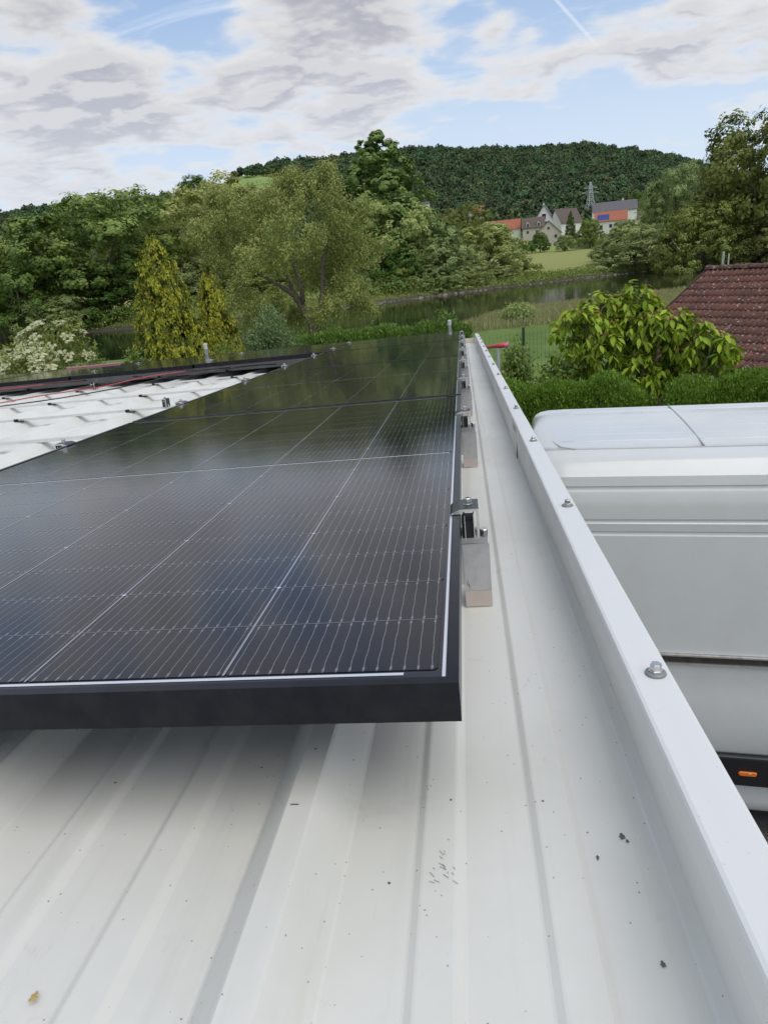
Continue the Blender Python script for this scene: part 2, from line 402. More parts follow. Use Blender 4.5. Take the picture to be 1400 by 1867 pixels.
# the paved yard by the carport
M_pave = varied('asphalt_yard', (.13, .125, .115), (.18, .17, .155), 6, .9, 0, .3, 60)
yd = MB(); yd.box(-3.5, 12, -14, 6.6, -.02, .012)
tag(yd.build('yard', M_pave), kind='structure')
def water_mat():
    m = mat('river_water', (.010, .016, .009), .05, 0, .4); g, p = gm(m); co = geopos(g)
    h = g.math('ADD', g.noise(g.vmath('MULTIPLY', co, (.6, 1.6, 1)), 1.1, 4, .6), g.math('MULTIPLY', g.noise(co, .22, 2, .5), 1.5))
    bump(g, p, h, .06, .12); return m
wv = MB(); wv.quad((-420, 55, WATER_Z), (420, 30, WATER_Z), (420, 330, WATER_Z), (-420, 150, WATER_Z))
tag(wv.build('river', water_mat()), kind='structure')

az = np.linspace(-1.15, 1.15, 190); rr = np.concatenate([np.linspace(225, 1060, 80), np.linspace(1100, 1700, 6)])
A, RR = np.meshgrid(az, rr); HX, HY = RR*np.sin(A), RR*np.cos(A); HZ = hill_h(HX, HY)
HZ = np.where(RR < 232, ground_h(HX, HY)-6, HZ)
na = len(az); i = np.arange((na-1)*(len(rr)-1)); r_, c_ = i//(na-1), i % (na-1); a0 = r_*na+c_
def hill_mat():
    m = mat('hill_ground', (.04, .06, .02), .95, 0, .1); g, p = gm(m); co = geopos(g)
    n = g.ramp(g.noise(co, .012, 5, .6), .4, .6)
    c = g.mix(n, (.22, .31, .09, 1), (.30, .37, .13, 1))
    c = g.mix(g.ramp(g.noise(co, .15, 5, .6), .4, .65, 0, .35), c, (.11, .18, .05, 1))
    g.put(p.inputs['Base Color'], c); return m
tag(add_mesh('hill', np_mesh('hill', np.stack([HX.ravel(), HY.ravel(), HZ.ravel()], 1), np.stack([a0, a0+1, a0+na+1, a0+na], 1), hill_mat(), smooth=True)), kind='structure')

# ------------------------------------------------------------------ foliage generators
def unit(v): return v/np.maximum(np.linalg.norm(v, axis=1, keepdims=True), 1e-9)
def rand_dirs(n): return unit(rng.normal(size=(n, 3)))
def cards(C, A, N, L, Wd, tone, fold=0.0):
    """diamond leaves: centre C, long axis A, normal N, length L, width Wd"""
    A = unit(A); S = unit(np.cross(A, N)); Nn = np.cross(S, A)
    L = np.broadcast_to(L, (len(C),))[:, None]; Wd = np.broadcast_to(Wd, (len(C),))[:, None]
    V = np.stack([C-A*L*.5, C+S*Wd*.5+Nn*fold*Wd, C+A*L*.5, C-S*Wd*.5+Nn*fold*Wd], 1).reshape(-1, 3)
    F = np.arange(len(C)*4).reshape(-1, 4)
    return V, F, tone
def merge(parts):
    Vs, Fs, Ts, b = [], [], [], 0
    for V, F, T in parts:
        Vs.append(V); Fs.append(F+b); Ts.append(T); b += len(V)
    return np.concatenate(Vs), np.concatenate(Fs), np.concatenate(Ts)
def lobes_for(kind, n):
    """lobe centres/radii in a unit box: x,y in -.5...5, z 0..1"""
    out = []
    if kind == 'broad':
        for k in range(n):
            a = 2.4*k + rng.uniform(-.4, .4); t = (k+.5)/n; z = .26 + .62*t
            rad = .34*math.sin(math.pi*min(1, (1.08-t)*.72+.12))**.8
            r = rng.uniform(.13, .19)
            out.append((rad*math.cos(a), rad*math.sin(a), z, r, r, r*rng.uniform(.65, .9)))
        out.append((0, 0, .55, .30, .30, .30))
    elif kind == 'bush':
        for k in range(n):
            a = 2.4*k + rng.uniform(-.4, .4); t = (k+.5)/n; z = .10 + .72*t
            rad = .36*math.cos(t*1.25)
            r = rng.uniform(.13, .20)
            out.append((rad*math.cos(a), rad*math.sin(a), z, r, r, r*rng.uniform(.8, 1.1)))
        out.append((0, 0, .42, .30, .30, .38))
    elif kind == 'poplar':
        for k in range(n):
            a = 2.4*k + rng.uniform(-.4, .4); t = (k+.5)/n; z = .16 + .76*t
            rad = .27*(1-t)**.85+.005
            r = rng.uniform(.09, .15)*(1.25-t*.95)
            out.append((rad*math.cos(a), rad*math.sin(a), z, r, r, r*1.15))
        out.append((0, 0, .42, .22, .22, .30))
    return out
def crown(kind, n_lobes=14, n_cl=26, n_leaf=34, leaf=.026, aspect=.5, droop=.0, spread=.30, lobes=None, shell=.55, thin=0.0):
    parts = []
    for (lx, ly, lz, rx, ry, rz) in (lobes or lobes_for(kind, n_lobes)):
        big = 1.7 if rx > .21 else 1.0
        nc = int(n_cl*big)
        d = rand_dirs(nc*2); d = d[d[:, 2] > -.55][:nc]; nc = len(d)
        rad = shell + (1-shell)*rng.random(nc)**.6
        cc = np.array([lx, ly, lz]) + d*rad[:, None]*np.array([rx, ry, rz])
        ct = rng.random(nc)*.55
        cs = rng.uniform(.6, 1.25, nc)*spread*min(rx, .2)
        idx = np.repeat(np.arange(nc), n_leaf); m = len(idx)
        e = rng.normal(size=(m, 3))*np.array([1, 1, .75])
        C = cc[idx] + unit(e)*(rng.random(m)**.45)[:, None]*cs[idx][:, None]*.95
        C[:, 2] = np.maximum(C[:, 2], .01)
        N = unit(d[idx]*.9 + unit(e)*.55 + rng.normal(size=(m, 3))*.28 + np.array([0, 0, .25]))
        A = unit(np.cross(N, rng.normal(size=(m, 3)))) + np.array([0, 0, -droop])
        Ls = leaf*rng.uniform(.6, 1.35, m)
        parts.append(cards(C, A, N, Ls, Ls*aspect, np.clip(ct[idx]+rng.random(m)*.5, 0, 1), .12))
    return merge(parts)
def limbs(kind, lobes, r0=.022, z0=0.0, lean=(0, 0), fork=.22):
    m = MB()
    top = (lean[0], lean[1], .58)
    m.tube([(0, 0, z0-.03), (lean[0]*.15, lean[1]*.15, z0+fork*.5), (lean[0]*.4, lean[1]*.4, fork+z0), (lean[0]*.8, lean[1]*.8, .42), top],
           [r0*1.5, r0*1.05, r0*.9, r0*.55, r0*.2], 9)
    for (lx, ly, lz, rx, ry, rz) in lobes[:14]:
        a = rng.uniform(fork*.8, max(fork*.9, min(.5, lz-.12)))
        bx, by = lean[0]*a*1.2, lean[1]*a*1.2
        m.tube([(bx, by, a), (bx+(lx-bx)*.45, by+(ly-by)*.45, a+(lz-a)*.35+.01), (lx, ly, lz), (lx+(lx-bx)*.15, ly+(ly-by)*.15, lz+rz*.7)],
               [r0*.5, r0*.34, r0*.18, r0*.04], 6)
    return m
VAR = {}
def variant(key, kind, **k):
    nl = k.pop('n_lobes', 14); lb = lobes_for(kind, nl)
    V, F, T = crown(kind, lobes=lb, **k)
    VAR[key] = (np_mesh(key+'_crown', V, F, L_mid, T), limbs(kind, lb).mesh(key+'_trunk', M_bark, True))
variant('broad_a', 'broad', n_lobes=17, n_cl=30, n_leaf=50, leaf=.024, aspect=.62)
variant('broad_b', 'broad', n_lobes=14, n_cl=32, n_leaf=48, leaf=.025, aspect=.62)
variant('broad_c', 'broad', n_lobes=21, n_cl=26, n_leaf=46, leaf=.023, aspect=.62)
variant('bush_a', 'bush', n_lobes=15, n_cl=30, n_leaf=50, leaf=.026, aspect=.55)
variant('bush_b', 'bush', n_lobes=18, n_cl=28, n_leaf=48, leaf=.026, aspect=.55)
variant('poplar_a', 'poplar', n_lobes=24, n_cl=24, n_leaf=42, leaf=.021, aspect=.6)
def plant(name, label, cat, pos, H, Wd, var, leaf, group=None, rz=None, trunk=True, depth=None):
    """one tree or bush: Empty at its base > trunk, crown"""
    t = thing(name, label, cat, pos, rng.uniform(0, 6.28) if rz is None else rz, group)
    t.scale = (Wd, depth or Wd, H)
    cm, tm = VAR[var]
    c = add_mesh('crown', cm, t); c.material_slots[0].link = 'OBJECT'; c.material_slots[0].material = leaf
    if trunk: add_mesh('trunk', tm, t)
    return t
def tree_px(name, label, cat, xc, ytop, wpx, dist, var, leaf, group=None, base=None, zoff=0.0, wk=1.0):
    """a tree of real size at its real distance, from the width and height it subtends"""
    p = sight(xc, ytop, dist); gz = float(ground_h(np.array(p[0]), np.array(p[1]))) if base is None else base
    if base is None and math.hypot(p[0], p[1]) > 250: gz = float(hill_h(np.array(p[0]), np.array(p[1])))
    if 100 < math.hypot(p[0], p[1]) < 150 and p[1] < 152: gz = gz-1.5; wk *= 1.16
    H = p[2]-gz; W = wpx*np.linalg.norm(p-CAM)/FPX*1.0*wk
    return plant(name, label, cat, (p[0], p[1], gz-.05+zoff), H*1.02, W, var, leaf, group)

# ------------------------------------------------------------------ forest on the hill: one uncountable mass
def forest():
    tmpl = bpy.data.collections.new('forest_templates')
    for k in range(6):
        kind = 'dome'
        V, F, T = crown(kind, lobes=[(0, 0, .55, .34, .34, .36)]+[(.24*math.cos(q)*rng.uniform(.7, 1.1), .24*math.sin(q)*rng.uniform(.7, 1.1), rng.uniform(.42, .70), .20, .20, .18) for q in np.arange(6)*1.05+k], n_cl=14, n_leaf=12, leaf=.085, aspect=.9, shell=.75)
        o = bpy.data.objects.new('forest_crown', np_mesh('forest_crown', V, F, L_forest, T)); tmpl.objects.link(o)
    pts, scl, rot = [], [], []
    N = 17000
    a = rng.uniform(-.80, .62, N); r = np.sqrt(rng.uniform(250**2, 1080**2, N))
    x, y = r*np.sin(a), r*np.cos(a); z = hill_h(x, y)
    dr = np.interp(a, rid[:, 0], rid[:, 2]); foot = 235 + 110*sst(a, -.30, -.02)
    t = (r-foot)/(dr-foot)
    def bearing(px, py=330):
        q = sdir(px, py); return math.atan2(q[0], q[1])
    keep = (t > .03) & (t < 1.05)
    # the open meadow below the crest: leave it and the view onto it clear
    def pix(z_):
        d = np.stack([x, y, z_], 1)-CAM; k = d@FW
        return 700+FPX*(d@RX)/k, 933.5-FPX*(d@RU)/k
    px_, yb_ = pix(z); _, yt_ = pix(z+9)
    up = np.interp(px_, [300, 322, 395, 400, 470, 560], [372, 350, 333, 328, 321, 318]); lo = np.interp(px_, [300, 330, 400, 440, 560], [362, 362, 350, 338, 334])
    keep &= ~((px_ > 318) & (px_ < 556) & (yb_ > up+2) & (yt_ < lo))
    keep &= ~((px_ > 300) & (px_ < 400) & (yb_ <= up+2))
    # scattered bushes and gaps on the lower left slope
    keep &= ~((px_ < 520) & (t < .72) & (np.sin(x*.045+1)*np.sin(y*.038) > .25))
    keep &= ~((a > bearing(880, 420)) & (a < bearing(1210, 420)) & (r < 352))
    x, y, z, a, t = x[keep], y[keep], z[keep], a[keep], t[keep]
    n = len(x)
    s = rng.uniform(9, 15, n)*np.where(a < -.25, .85, 1.0)
    h = s*rng.uniform(.85, 1.2, n)
    me = bpy.data.meshes.new('forest'); me.vertices.add(n)
    me.vertices.foreach_set('co', np.stack([x, y, z-2.0], 1).astype(np.float32).ravel())
    at = me.attributes.new('scl', 'FLOAT_VECTOR', 'POINT'); at.data.foreach_set('vector', np.stack([s, s, h], 1).astype(np.float32).ravel())
    at = me.attributes.new('rot', 'FLOAT_VECTOR', 'POINT'); at.data.foreach_set('vector', np.stack([0*s, 0*s, rng.uniform(0, 6.28, n)], 1).astype(np.float32).ravel())
    o = add_mesh('forest', me); tag(o, 'dense dark green broadleaf forest covering the long hill behind the village', 'forest', kind='stuff')
    ng = bpy.data.node_groups.new('scatter', 'GeometryNodeTree')
    ng.interface.new_socket('Geometry', in_out='INPUT', socket_type='NodeSocketGeometry')
    ng.interface.new_socket('Geometry', in_out='OUTPUT', socket_type='NodeSocketGeometry')
    nn, ll = ng.nodes, ng.links
    gi, go = nn.new('NodeGroupInput'), nn.new('NodeGroupOutput')
    ci = nn.new('GeometryNodeCollectionInfo'); ci.inputs['Collection'].default_value = tmpl
    ci.inputs['Separate Children'].default_value = True; ci.inputs['Reset Children'].default_value = True
    ip = nn.new('GeometryNodeInstanceOnPoints'); ip.inputs['Pick Instance'].default_value = True
    na1 = nn.new('GeometryNodeInputNamedAttribute'); na1.data_type = 'FLOAT_VECTOR'; na1.inputs[0].default_value = 'scl'
    na2 = nn.new('GeometryNodeInputNamedAttribute'); na2.data_type = 'FLOAT_VECTOR'; na2.inputs[0].default_value = 'rot'
    rd = nn.new('FunctionNodeRandomValue'); rd.data_type = 'INT'
    [i_ for i_ in rd.inputs if i_.name == 'Min' and i_.type == 'INT'][0].default_value = 0
    [i_ for i_ in rd.inputs if i_.name == 'Max' and i_.type == 'INT'][0].default_value = 5
    ll.new(gi.outputs[0], ip.inputs['Points']); ll.new(ci.outputs[0], ip.inputs['Instance'])
    ll.new([o_ for o_ in na1.outputs if o_.enabled][0], ip.inputs['Scale'])
    e2r = nn.new('FunctionNodeEulerToRotation'); ll.new([o_ for o_ in na2.outputs if o_.enabled][0], e2r.inputs[0]); ll.new(e2r.outputs[0], ip.inputs['Rotation'])
    ll.new([o_ for o_ in rd.outputs if o_.type == 'INT'][0], ip.inputs['Instance Index'])
    ll.new(ip.outputs[0], go.inputs[0])
    md = o.modifiers.new('scatter', 'NODES'); md.node_group = ng
forest()

# ------------------------------------------------------------------ village
M_wallw = varied('white_render', (.78, .76, .72), (.70, .68, .63), 1.5, .85)
M_wallc = varied('cream_render', (.60, .54, .44), (.52, .47, .38), 1.5, .85)
M_rred = varied('red_tiles', (.42, .13, .07), (.30, .10, .06), 2.5, .8, 0, .4, 12)
M_rbrn = varied('brown_tiles', (.10, .075, .065), (.15, .11, .095), 2.5, .85, 0, .4, 12)
M_rgry = varied('grey_tiles', (.10, .095, .10), (.15, .14, .145), 2.5, .85, 0, .4, 12)
M_win = mat('window_glass', (.03, .035, .04), .08); M_frame = mat('window_frame', (.6, .6, .58), .5)
M_blue = mat('blue_solar', (.02, .06, .22), .15); M_pv = mat('white_strip', (.6, .6, .6), .5)
def far_house(label, cat, px, pyb, dist, w, d, he, hr, yaw, wall, roof, windows=(), dormers=0, chimney=False, zb=None, gable_windows=(), sc=1.0):
    p = sight(px, pyb, dist); z0 = p[2] if zb is None else zb
    t = thing('house', label, cat, (p[0], p[1], z0), yaw); t.scale = (.76*sc, .76*sc, .76*sc)
    b = MB(); b.box(-w/2, w/2, -d/2, d/2, -2, he)
    # gables on +-x ends, ridge along x
    for sx_ in (-1, 1):
        x = sx_*w/2
        f = [(x, -d/2, he), (x, d/2, he), (x, 0, hr)]
        b.add(f, [(0, 1, 2) if sx_ > 0 else (2, 1, 0)])
    b.build('wall', wall, t)
    r = MB(); th = .22; ov = .45
    for sy_ in (-1, 1):
        k = (hr-he)/(d/2); ye = sy_*(d/2+ov); ze = he-k*ov
        vs = []
        for x in (-w/2-ov, w/2+ov):
            vs += [(x, ye, ze+.02), (x, 0, hr+.02), (x, 0, hr+.02+th), (x, ye, ze+.02+th)]
        r.add(vs, [(0,1,2,3), (7,6,5,4), (0,4,5,1), (3,2,6,7), (0,3,7,4)])
    ro = r.build('roof', roof, t)
    if chimney:
        MB().box(-.35+w*.2, .35+w*.2, .4, 1.1, hr-1.2, hr+1.1).build('chimney', M_wallw, ro)
    for k in range(dormers):
        x = -w/2 + (k+.5)*w/dormers; zz = he+(hr-he)*.25
        db = MB(); db.box(x-.9, x+.9, -d/2+.15, -d/2+2.6, zz-.9, zz+.9)
        db.add([(x-.9, -d/2+.15, zz+.9), (x+.9, -d/2+.15, zz+.9), (x, -d/2+.15, zz+1.7)], [(0, 1, 2)])
        dob = db.build('dormer', wall, t)
        rd_ = MB()
        for s_ in (-1, 1):
            rd_.add([(x+s_*1.15, -d/2-.05, zz+.72), (x, -d/2-.05, zz+1.78), (x, -d/2+3.6, zz+1.78), (x+s_*1.15, -d/2+3.0, zz+.72)], [(0,1,2,3)])
        rd_.build('dormer_roof', roof, dob)
        MB().box(x-.5, x+.5, -d/2+.08, -d/2+.14, zz-.6, zz+.6).build('pane', M_win, dob)
    for (x, z, ww, hh) in windows:
        fr_ = MB().box(x-ww/2-.1, x+ww/2+.1, -d/2-.06, -d/2+.05, z-hh/2-.1, z+hh/2+.1).build('window', M_frame, t)
        MB().box(x-ww/2, x+ww/2, -d/2-.09, -d/2-.062, z-hh/2, z+hh/2).build('pane', M_win, fr_)
    for (y, z, ww, hh, sx_) in gable_windows:
        x = sx_*(w/2)
        fr_ = MB().box(x-.06, x+.06, y-ww/2-.1, y+ww/2+.1, z-hh/2-.1, z+hh/2+.1).build('window', M_frame, t)
        MB().box(x+sx_*.062-.015, x+sx_*.062+.015, y-ww/2, y+ww/2, z-hh/2, z+hh/2).build('pane', M_win, fr_)
    return t, ro
WG = [(-3, 1.6, 1.1, 1.3), (0, 1.6, 1.1, 1.3), (3, 1.6, 1.1, 1.3)]
far_house('long low house with a bright red tiled roof, leftmost in the village', 'house', 918, 436, 262, 15, 8, 4.2, 8.0, -.12, M_wallw, M_rred, WG, 1)
far_house('house with a brown roof and two white gabled dormers', 'house', 972, 430, 258, 9.5, 9, 3.6, 7.6, -.1, M_wallc, M_rbrn, [(-2.5, 1.6, 1, 1.2), (1.5, 1.6, 1, 1.2)], 2)
far_house('cream house with its broad gable turned to the meadow', 'house', 1000, 440, 245, 13, 10.5, 3.2, 8.0, 1.43, M_wallc, M_rbrn, [], 0, gable_windows=[(0, 5.2, 1, 1.1, -1), (-3, 1.9, 1.1, 1.3, -1), (2.8, 1.9, 1.1, 1.3, -1)])
far_house('tall white house with a steep gable and white chimney behind the cream gable', 'house', 993, 425, 270, 9, 8.5, 5.6, 12.0, 1.35, M_wallw, M_rgry, [], 0, True, gable_windows=[(0, 7.2, 1.8, 2.2, -1), (0, 4.2, 3.0, 1.4, -1)])
far_house('white house with steep dark roof slopes right of the tall gable', 'house', 1030, 425, 268, 12, 9, 4.6, 10.4, .55, M_wallw, M_rbrn, [(-3, 2.5, 1.1, 1.3), (1.5, 2.5, 1.1, 1.3)], 1)
hs, hro = far_house('house with red roof carrying a blue solar array', 'house', 1112, 420, 256, 13, 9, 4.0, 7.6, -.18, M_wallw, M_rred, [(-4, 1.8, 1.2, 1.4), (0, 1.8, 1.2, 1.4)])
k_ = 3.6/4.5
for i_ in range(4):
    for j_ in range(3):
        x0 = -5.6+i_*1.25; s0 = .7+j_*1.25
        y_ = lambda s: -4.95+s*math.cos(math.atan(k_)); z_ = lambda s: 4.0-.36+.30+s*math.sin(math.atan(k_))
        MB().quad((x0, y_(s0), z_(s0)), (x0+1.17, y_(s0), z_(s0)), (x0+1.17, y_(s0+1.17), z_(s0+1.17)), (x0, y_(s0+1.17), z_(s0+1.17))).build('roof_solar_panel', M_blue, hro)
far_house('large house with a long dark grey roof above the red one', 'house', 1118, 410, 285, 20, 10, 6.4, 10.4, -.12, M_wallw, M_rgry, [(-6, 4, 1.2, 1.4), (-2, 4, 1.2, 1.4), (4, 4, 1.2, 1.4)], 0, True)
far_house('low pale house with grey roof at the right end of the village', 'house', 1165, 412, 290, 14, 9, 3.5, 6.6, -.1, M_wallw, M_rgry, WG)
far_house('small white building half hidden in the forest on the hillside', 'building', 777, 376, 420, 8, 6, 2.6, 4.6, 0, M_wallw, M_rbrn, [(-2, 1.4, 1, 1.1), (1.5, 1.4, 1, 1.1)], sc=.62)
far_house('pink walled house under trees left of the red roofs', 'house', 868, 398, 360, 9, 7, 4.0, 7.0, .2, M_wallc, M_rred, [(-2, 2.2, 1, 1.1), (2, 2.2, 1, 1.1)])

# lattice pylon
def pylon():
    p = sight(1075, 392, 390); top = sight(1074, 331, 390)
    H = top[2]-p[2]; t = thing('pylon', 'grey lattice power pylon with cross arms standing before the forested hill', 'pylon', tuple(p), .3)
    M_py = mat('galvanised_lattice', (.52, .55, .54), .6, .4)
    m = MB(); n = 9
    def hw(z): return 1.9*(1-z/H)**1.15 + .28
    zs = [H*(1-(1-k/n)**1.3)*.98 for k in range(n+1)]
    for sx_, sy_ in ((1,1),(1,-1),(-1,-1),(-1,1)):
        for k in range(n): m.tube([(sx_*hw(zs[k]), sy_*hw(zs[k]), zs[k]), (sx_*hw(zs[k+1]), sy_*hw(zs[k+1]), zs[k+1])], .13, 4)
    for k in range(n):
        a, b = hw(zs[k]), hw(zs[k+1])
        for q in range(4):
            c0 = [(1,1),(1,-1),(-1,-1),(-1,1)][q]; c1 = [(1,-1),(-1,-1),(-1,1),(1,1)][q]
            m.tube([(c0[0]*a, c0[1]*a, zs[k]), (c1[0]*b, c1[1]*b, zs[k+1])], .08, 4)
            m.tube([(c1[0]*a, c1[1]*a, zs[k]), (c0[0]*b, c0[1]*b, zs[k+1])], .08, 4)
    m.build('lattice_tower', M_py, t)
    for z, L in ((H*.66, 4.6), (H*.80, 3.6)):
        a = MB()
        for s_ in (-1, 1):
            a.tube([(0, s_*.3, z), (L, 0, z+.1)], .10, 4); a.tube([(0, s_*.3, z), (-L, 0, z+.1)], .10, 4)
            a.tube([(s_*.3, 0, z+1.1), (s_*L, 0, z+.1)], .10, 4)
        a.build('cross_arm', M_py, t)
pylon()

# ------------------------------------------------------------------ trees by the river and in the village
GF = 'trees on the far river bank'
def ft(*a, **k): return tree_px(*a, **k)
# village greenery
ft('round_tree', 'round bright green tree right of the dark conifer in the village', 'tree', 1076, 394, 52, 232, 'bush_a', L_mid, wk=1.0)
ft('dark_conifer', 'dark conifer standing between the white house and the round green tree', 'tree', 1040, 380, 24, 236, 'poplar_a', L_dark, wk=1.3)
ft('garden_tree', 'dark green tree in front of the cream gable', 'tree', 984, 421, 40, 228, 'bush_b', L_dark)
ft('garden_bush', 'low greyish bush under the dark conifer', 'bush', 1030, 425, 40, 225, 'bush_a', L_silver)
ft('garden_bush', 'dark hedge bush at the top edge of the meadow right of the gable', 'bush', 960, 437, 30, 222, 'bush_b', L_dark)
ft('village_tree', 'dark tree above the grey roof at the right end of the village', 'tree', 1160, 345, 46, 300, 'broad_b', L_dark, wk=1.2)
ft('village_tree', 'olive tree at the left end of the red roof', 'tree', 895, 398, 60, 225, 'bush_a', L_olive, wk=1.2)
ft('village_tree', 'green tree hiding the right end of the village', 'tree', 1190, 372, 70, 235, 'bush_b', L_olive, wk=1.1)
ft('village_tree', 'low green tree between the pink walled house and the poplar', 'tree', 800, 385, 90, 240, 'bush_b', L_mid, wk=1.1)
ft('village_tree', 'olive tree hiding the wall below the red roof with the blue solar array', 'tree', 1140, 396, 56, 228, 'bush_a', L_olive, wk=1.1)
ft('village_tree', 'broad green tree on the slope above the red roofs', 'tree', 850, 372, 70, 330, 'broad_a', L_mid, wk=1.3)
# far bank, left to right
far = [
 ('broadleaf_tree', 'tall broad dark green tree on the left, its crown above the treeline', 150, 350, 215, 118, 'broad_a', L_mid, 1.15),
 ('broadleaf_tree', 'dark tree at the left edge of the picture', 10, 452, 130, 116, 'broad_b', L_dark, 1.2),
 ('broadleaf_tree', 'grey green tree behind the dark one at the left edge', 60, 418, 120, 138, 'broad_c', L_silver, 1.2),
 ('willow_bush', 'silvery willow bush low at the water below the tall left tree', 88, 528, 110, 112, 'bush_a', L_silver, 1.15),
 ('broadleaf_tree', 'medium green tree right of the tall left tree', 235, 402, 110, 128, 'broad_b', L_mid, 1.2),
 ('broadleaf_tree', 'deep green lower tree between the tall left tree and the golden conifer', 205, 470, 130, 117, 'bush_b', L_dark, 1.2),
 ('broadleaf_tree', 'round green tree high on the left slope', 285, 352, 85, 240, 'broad_c', L_mid, 1.2),
 ('broadleaf_tree', 'dark round tree on the left slope beside the round green one', 232, 352, 60, 250, 'broad_b', L_dark, 1.2),
 ('broadleaf_tree', 'pair of dark trees standing on the skyline at the end of the hill meadow', 352, 316, 56, 560, 'bush_b', L_dark, 1.0),
 ('broadleaf_tree', 'small dark tree beside the skyline pair', 332, 326, 26, 560, 'bush_a', L_dark, 1.0),
 ('willow_tree', 'brownish olive willow behind the big willow on its left', 395, 322, 170, 121, 'broad_c', L_olive, 1.15),
 ('broadleaf_tree', 'dull green tree between the golden conifer and the olive willow', 318, 452, 130, 119, 'bush_a', L_silver, 1.15),
 ('willow_bush', 'pale green bush behind the small golden conifer', 350, 505, 110, 117, 'bush_b', L_silver, 1.1),
 ('broadleaf_tree', 'mid green tree under the hill meadow', 330, 388, 110, 170, 'broad_a', L_mid, 1.2),
 ('poplar_tree', 'tall pointed poplar like tree rising above the treeline into the sky', 680, 222, 150, 130, 'poplar_a', L_silver2, 2.1),
 ('broadleaf_tree', 'olive yellow tree right of the big willow', 705, 360, 120, 122, 'broad_b', L_olive, 1.15),
 ('broadleaf_tree', 'dark green tree low under the olive yellow one', 700, 430, 110, 118, 'bush_a', L_dark, 1.15),
 ('willow_tree', 'silvery willow hanging over the water right of the dark tree', 790, 398, 105, 122, 'bush_b', L_silver, 1.2),
 ('willow_bush', 'low silvery bush at the waterline under the hanging willow', 765, 460, 95, 120, 'bush_a', L_silver, 1.1),
 ('willow_tree', 'broad olive willow at the left end of the meadow', 885, 400, 125, 133, 'bush_a', L_olive, 1.15),
 ('willow_bush', 'dull green bush at the water left of the meadow', 850, 452, 80, 127, 'bush_b', L_silver, 1.1),
 ('broadleaf_tree', 'green tree behind the olive willow at the left end of the meadow', 835, 388, 80, 150, 'broad_c', L_mid, 1.15),
 ('willow_bush', 'round silvery bush at the right end of the meadow by the water', 1158, 400, 112, 141, 'bush_a', L_silver, 1.15),
 ('willow_bush', 'smaller willow bush left of the round silvery one', 1118, 422, 70, 152, 'bush_b', L_silver, 1.15),
 ('broadleaf_tree', 'tall pale green tree behind the round silvery bush', 1228, 300, 95, 160, 'broad_a', L_silver, 1.0),
 ('broadleaf_tree', 'small dark green bush on the meadow bank by the water', 958, 478, 56, 141, 'bush_b', L_dark, 1.1),
 ('broadleaf_tree', 'full green tree on the water right of the silvery bush', 1284, 352, 132, 128, 'bush_a', L_mid, 1.0),
 ('broadleaf_tree', 'very tall tree at the right edge of the picture reaching the sky', 1428, 172, 210, 136, 'broad_a', L_mid, .92),
 ('broadleaf_tree', 'dark tree in front of the very tall one at the right edge', 1352, 305, 90, 142, 'broad_b', L_dark, 1.0),
 ('willow_tree', 'pale olive tree in the right corner below the very tall tree', 1400, 375, 110, 133, 'bush_b', L_olive, 1.2),
 ('broadleaf_tree', 'dark low tree behind the chestnut brown roof', 1350, 410, 110, 148, 'bush_b', L_dark, 1.2),
 ('broadleaf_tree', 'dull green low tree left of the big willow trunk', 480, 470, 150, 119, 'bush_a', L_mid, 1.2),
 ('broadleaf_tree', 'shaded tree right of the big willow trunk', 640, 440, 110, 121, 'bush_b', L_mid, 1.2),
 ('broadleaf_tree', 'green tree filling the gap behind the big willow crown', 560, 400, 150, 132, 'broad_b', L_mid, 1.2),
 ('waterside_bush', 'low willow bush touching the water right of the big willow trunk', 655, 492, 80, 115, 'bush_b', L_silver, 1.1),
 ('waterside_bush', 'low dark bush touching the water below the olive yellow tree', 715, 484, 84, 116, 'bush_a', L_mid, 1.1),
 ('waterside_bush', 'low pale bush touching the water under the hanging willow', 785, 480, 90, 118, 'bush_b', L_silver, 1.1),
 ('waterside_bush', 'low olive bush touching the water left of the meadow', 848, 478, 76, 122, 'bush_a', L_olive, 1.1),
 ('waterside_bush', 'last low bush at the waterline before the open meadow bank', 905, 482, 70, 127, 'bush_b', L_silver, 1.1),
 ('broadleaf_tree', 'rounded dull tree at far left behind the flowering elder', -40, 430, 130, 126, 'broad_a', L_mid, 1.2),
]
for (nm, lab, xc, yt, wp, ds, var, lf, wk) in far:
    ft(nm, lab, 'bush' if 'bush' in nm else 'tree', xc, yt, wp, ds, var, lf, group=GF if ds < 200 else None, wk=wk)

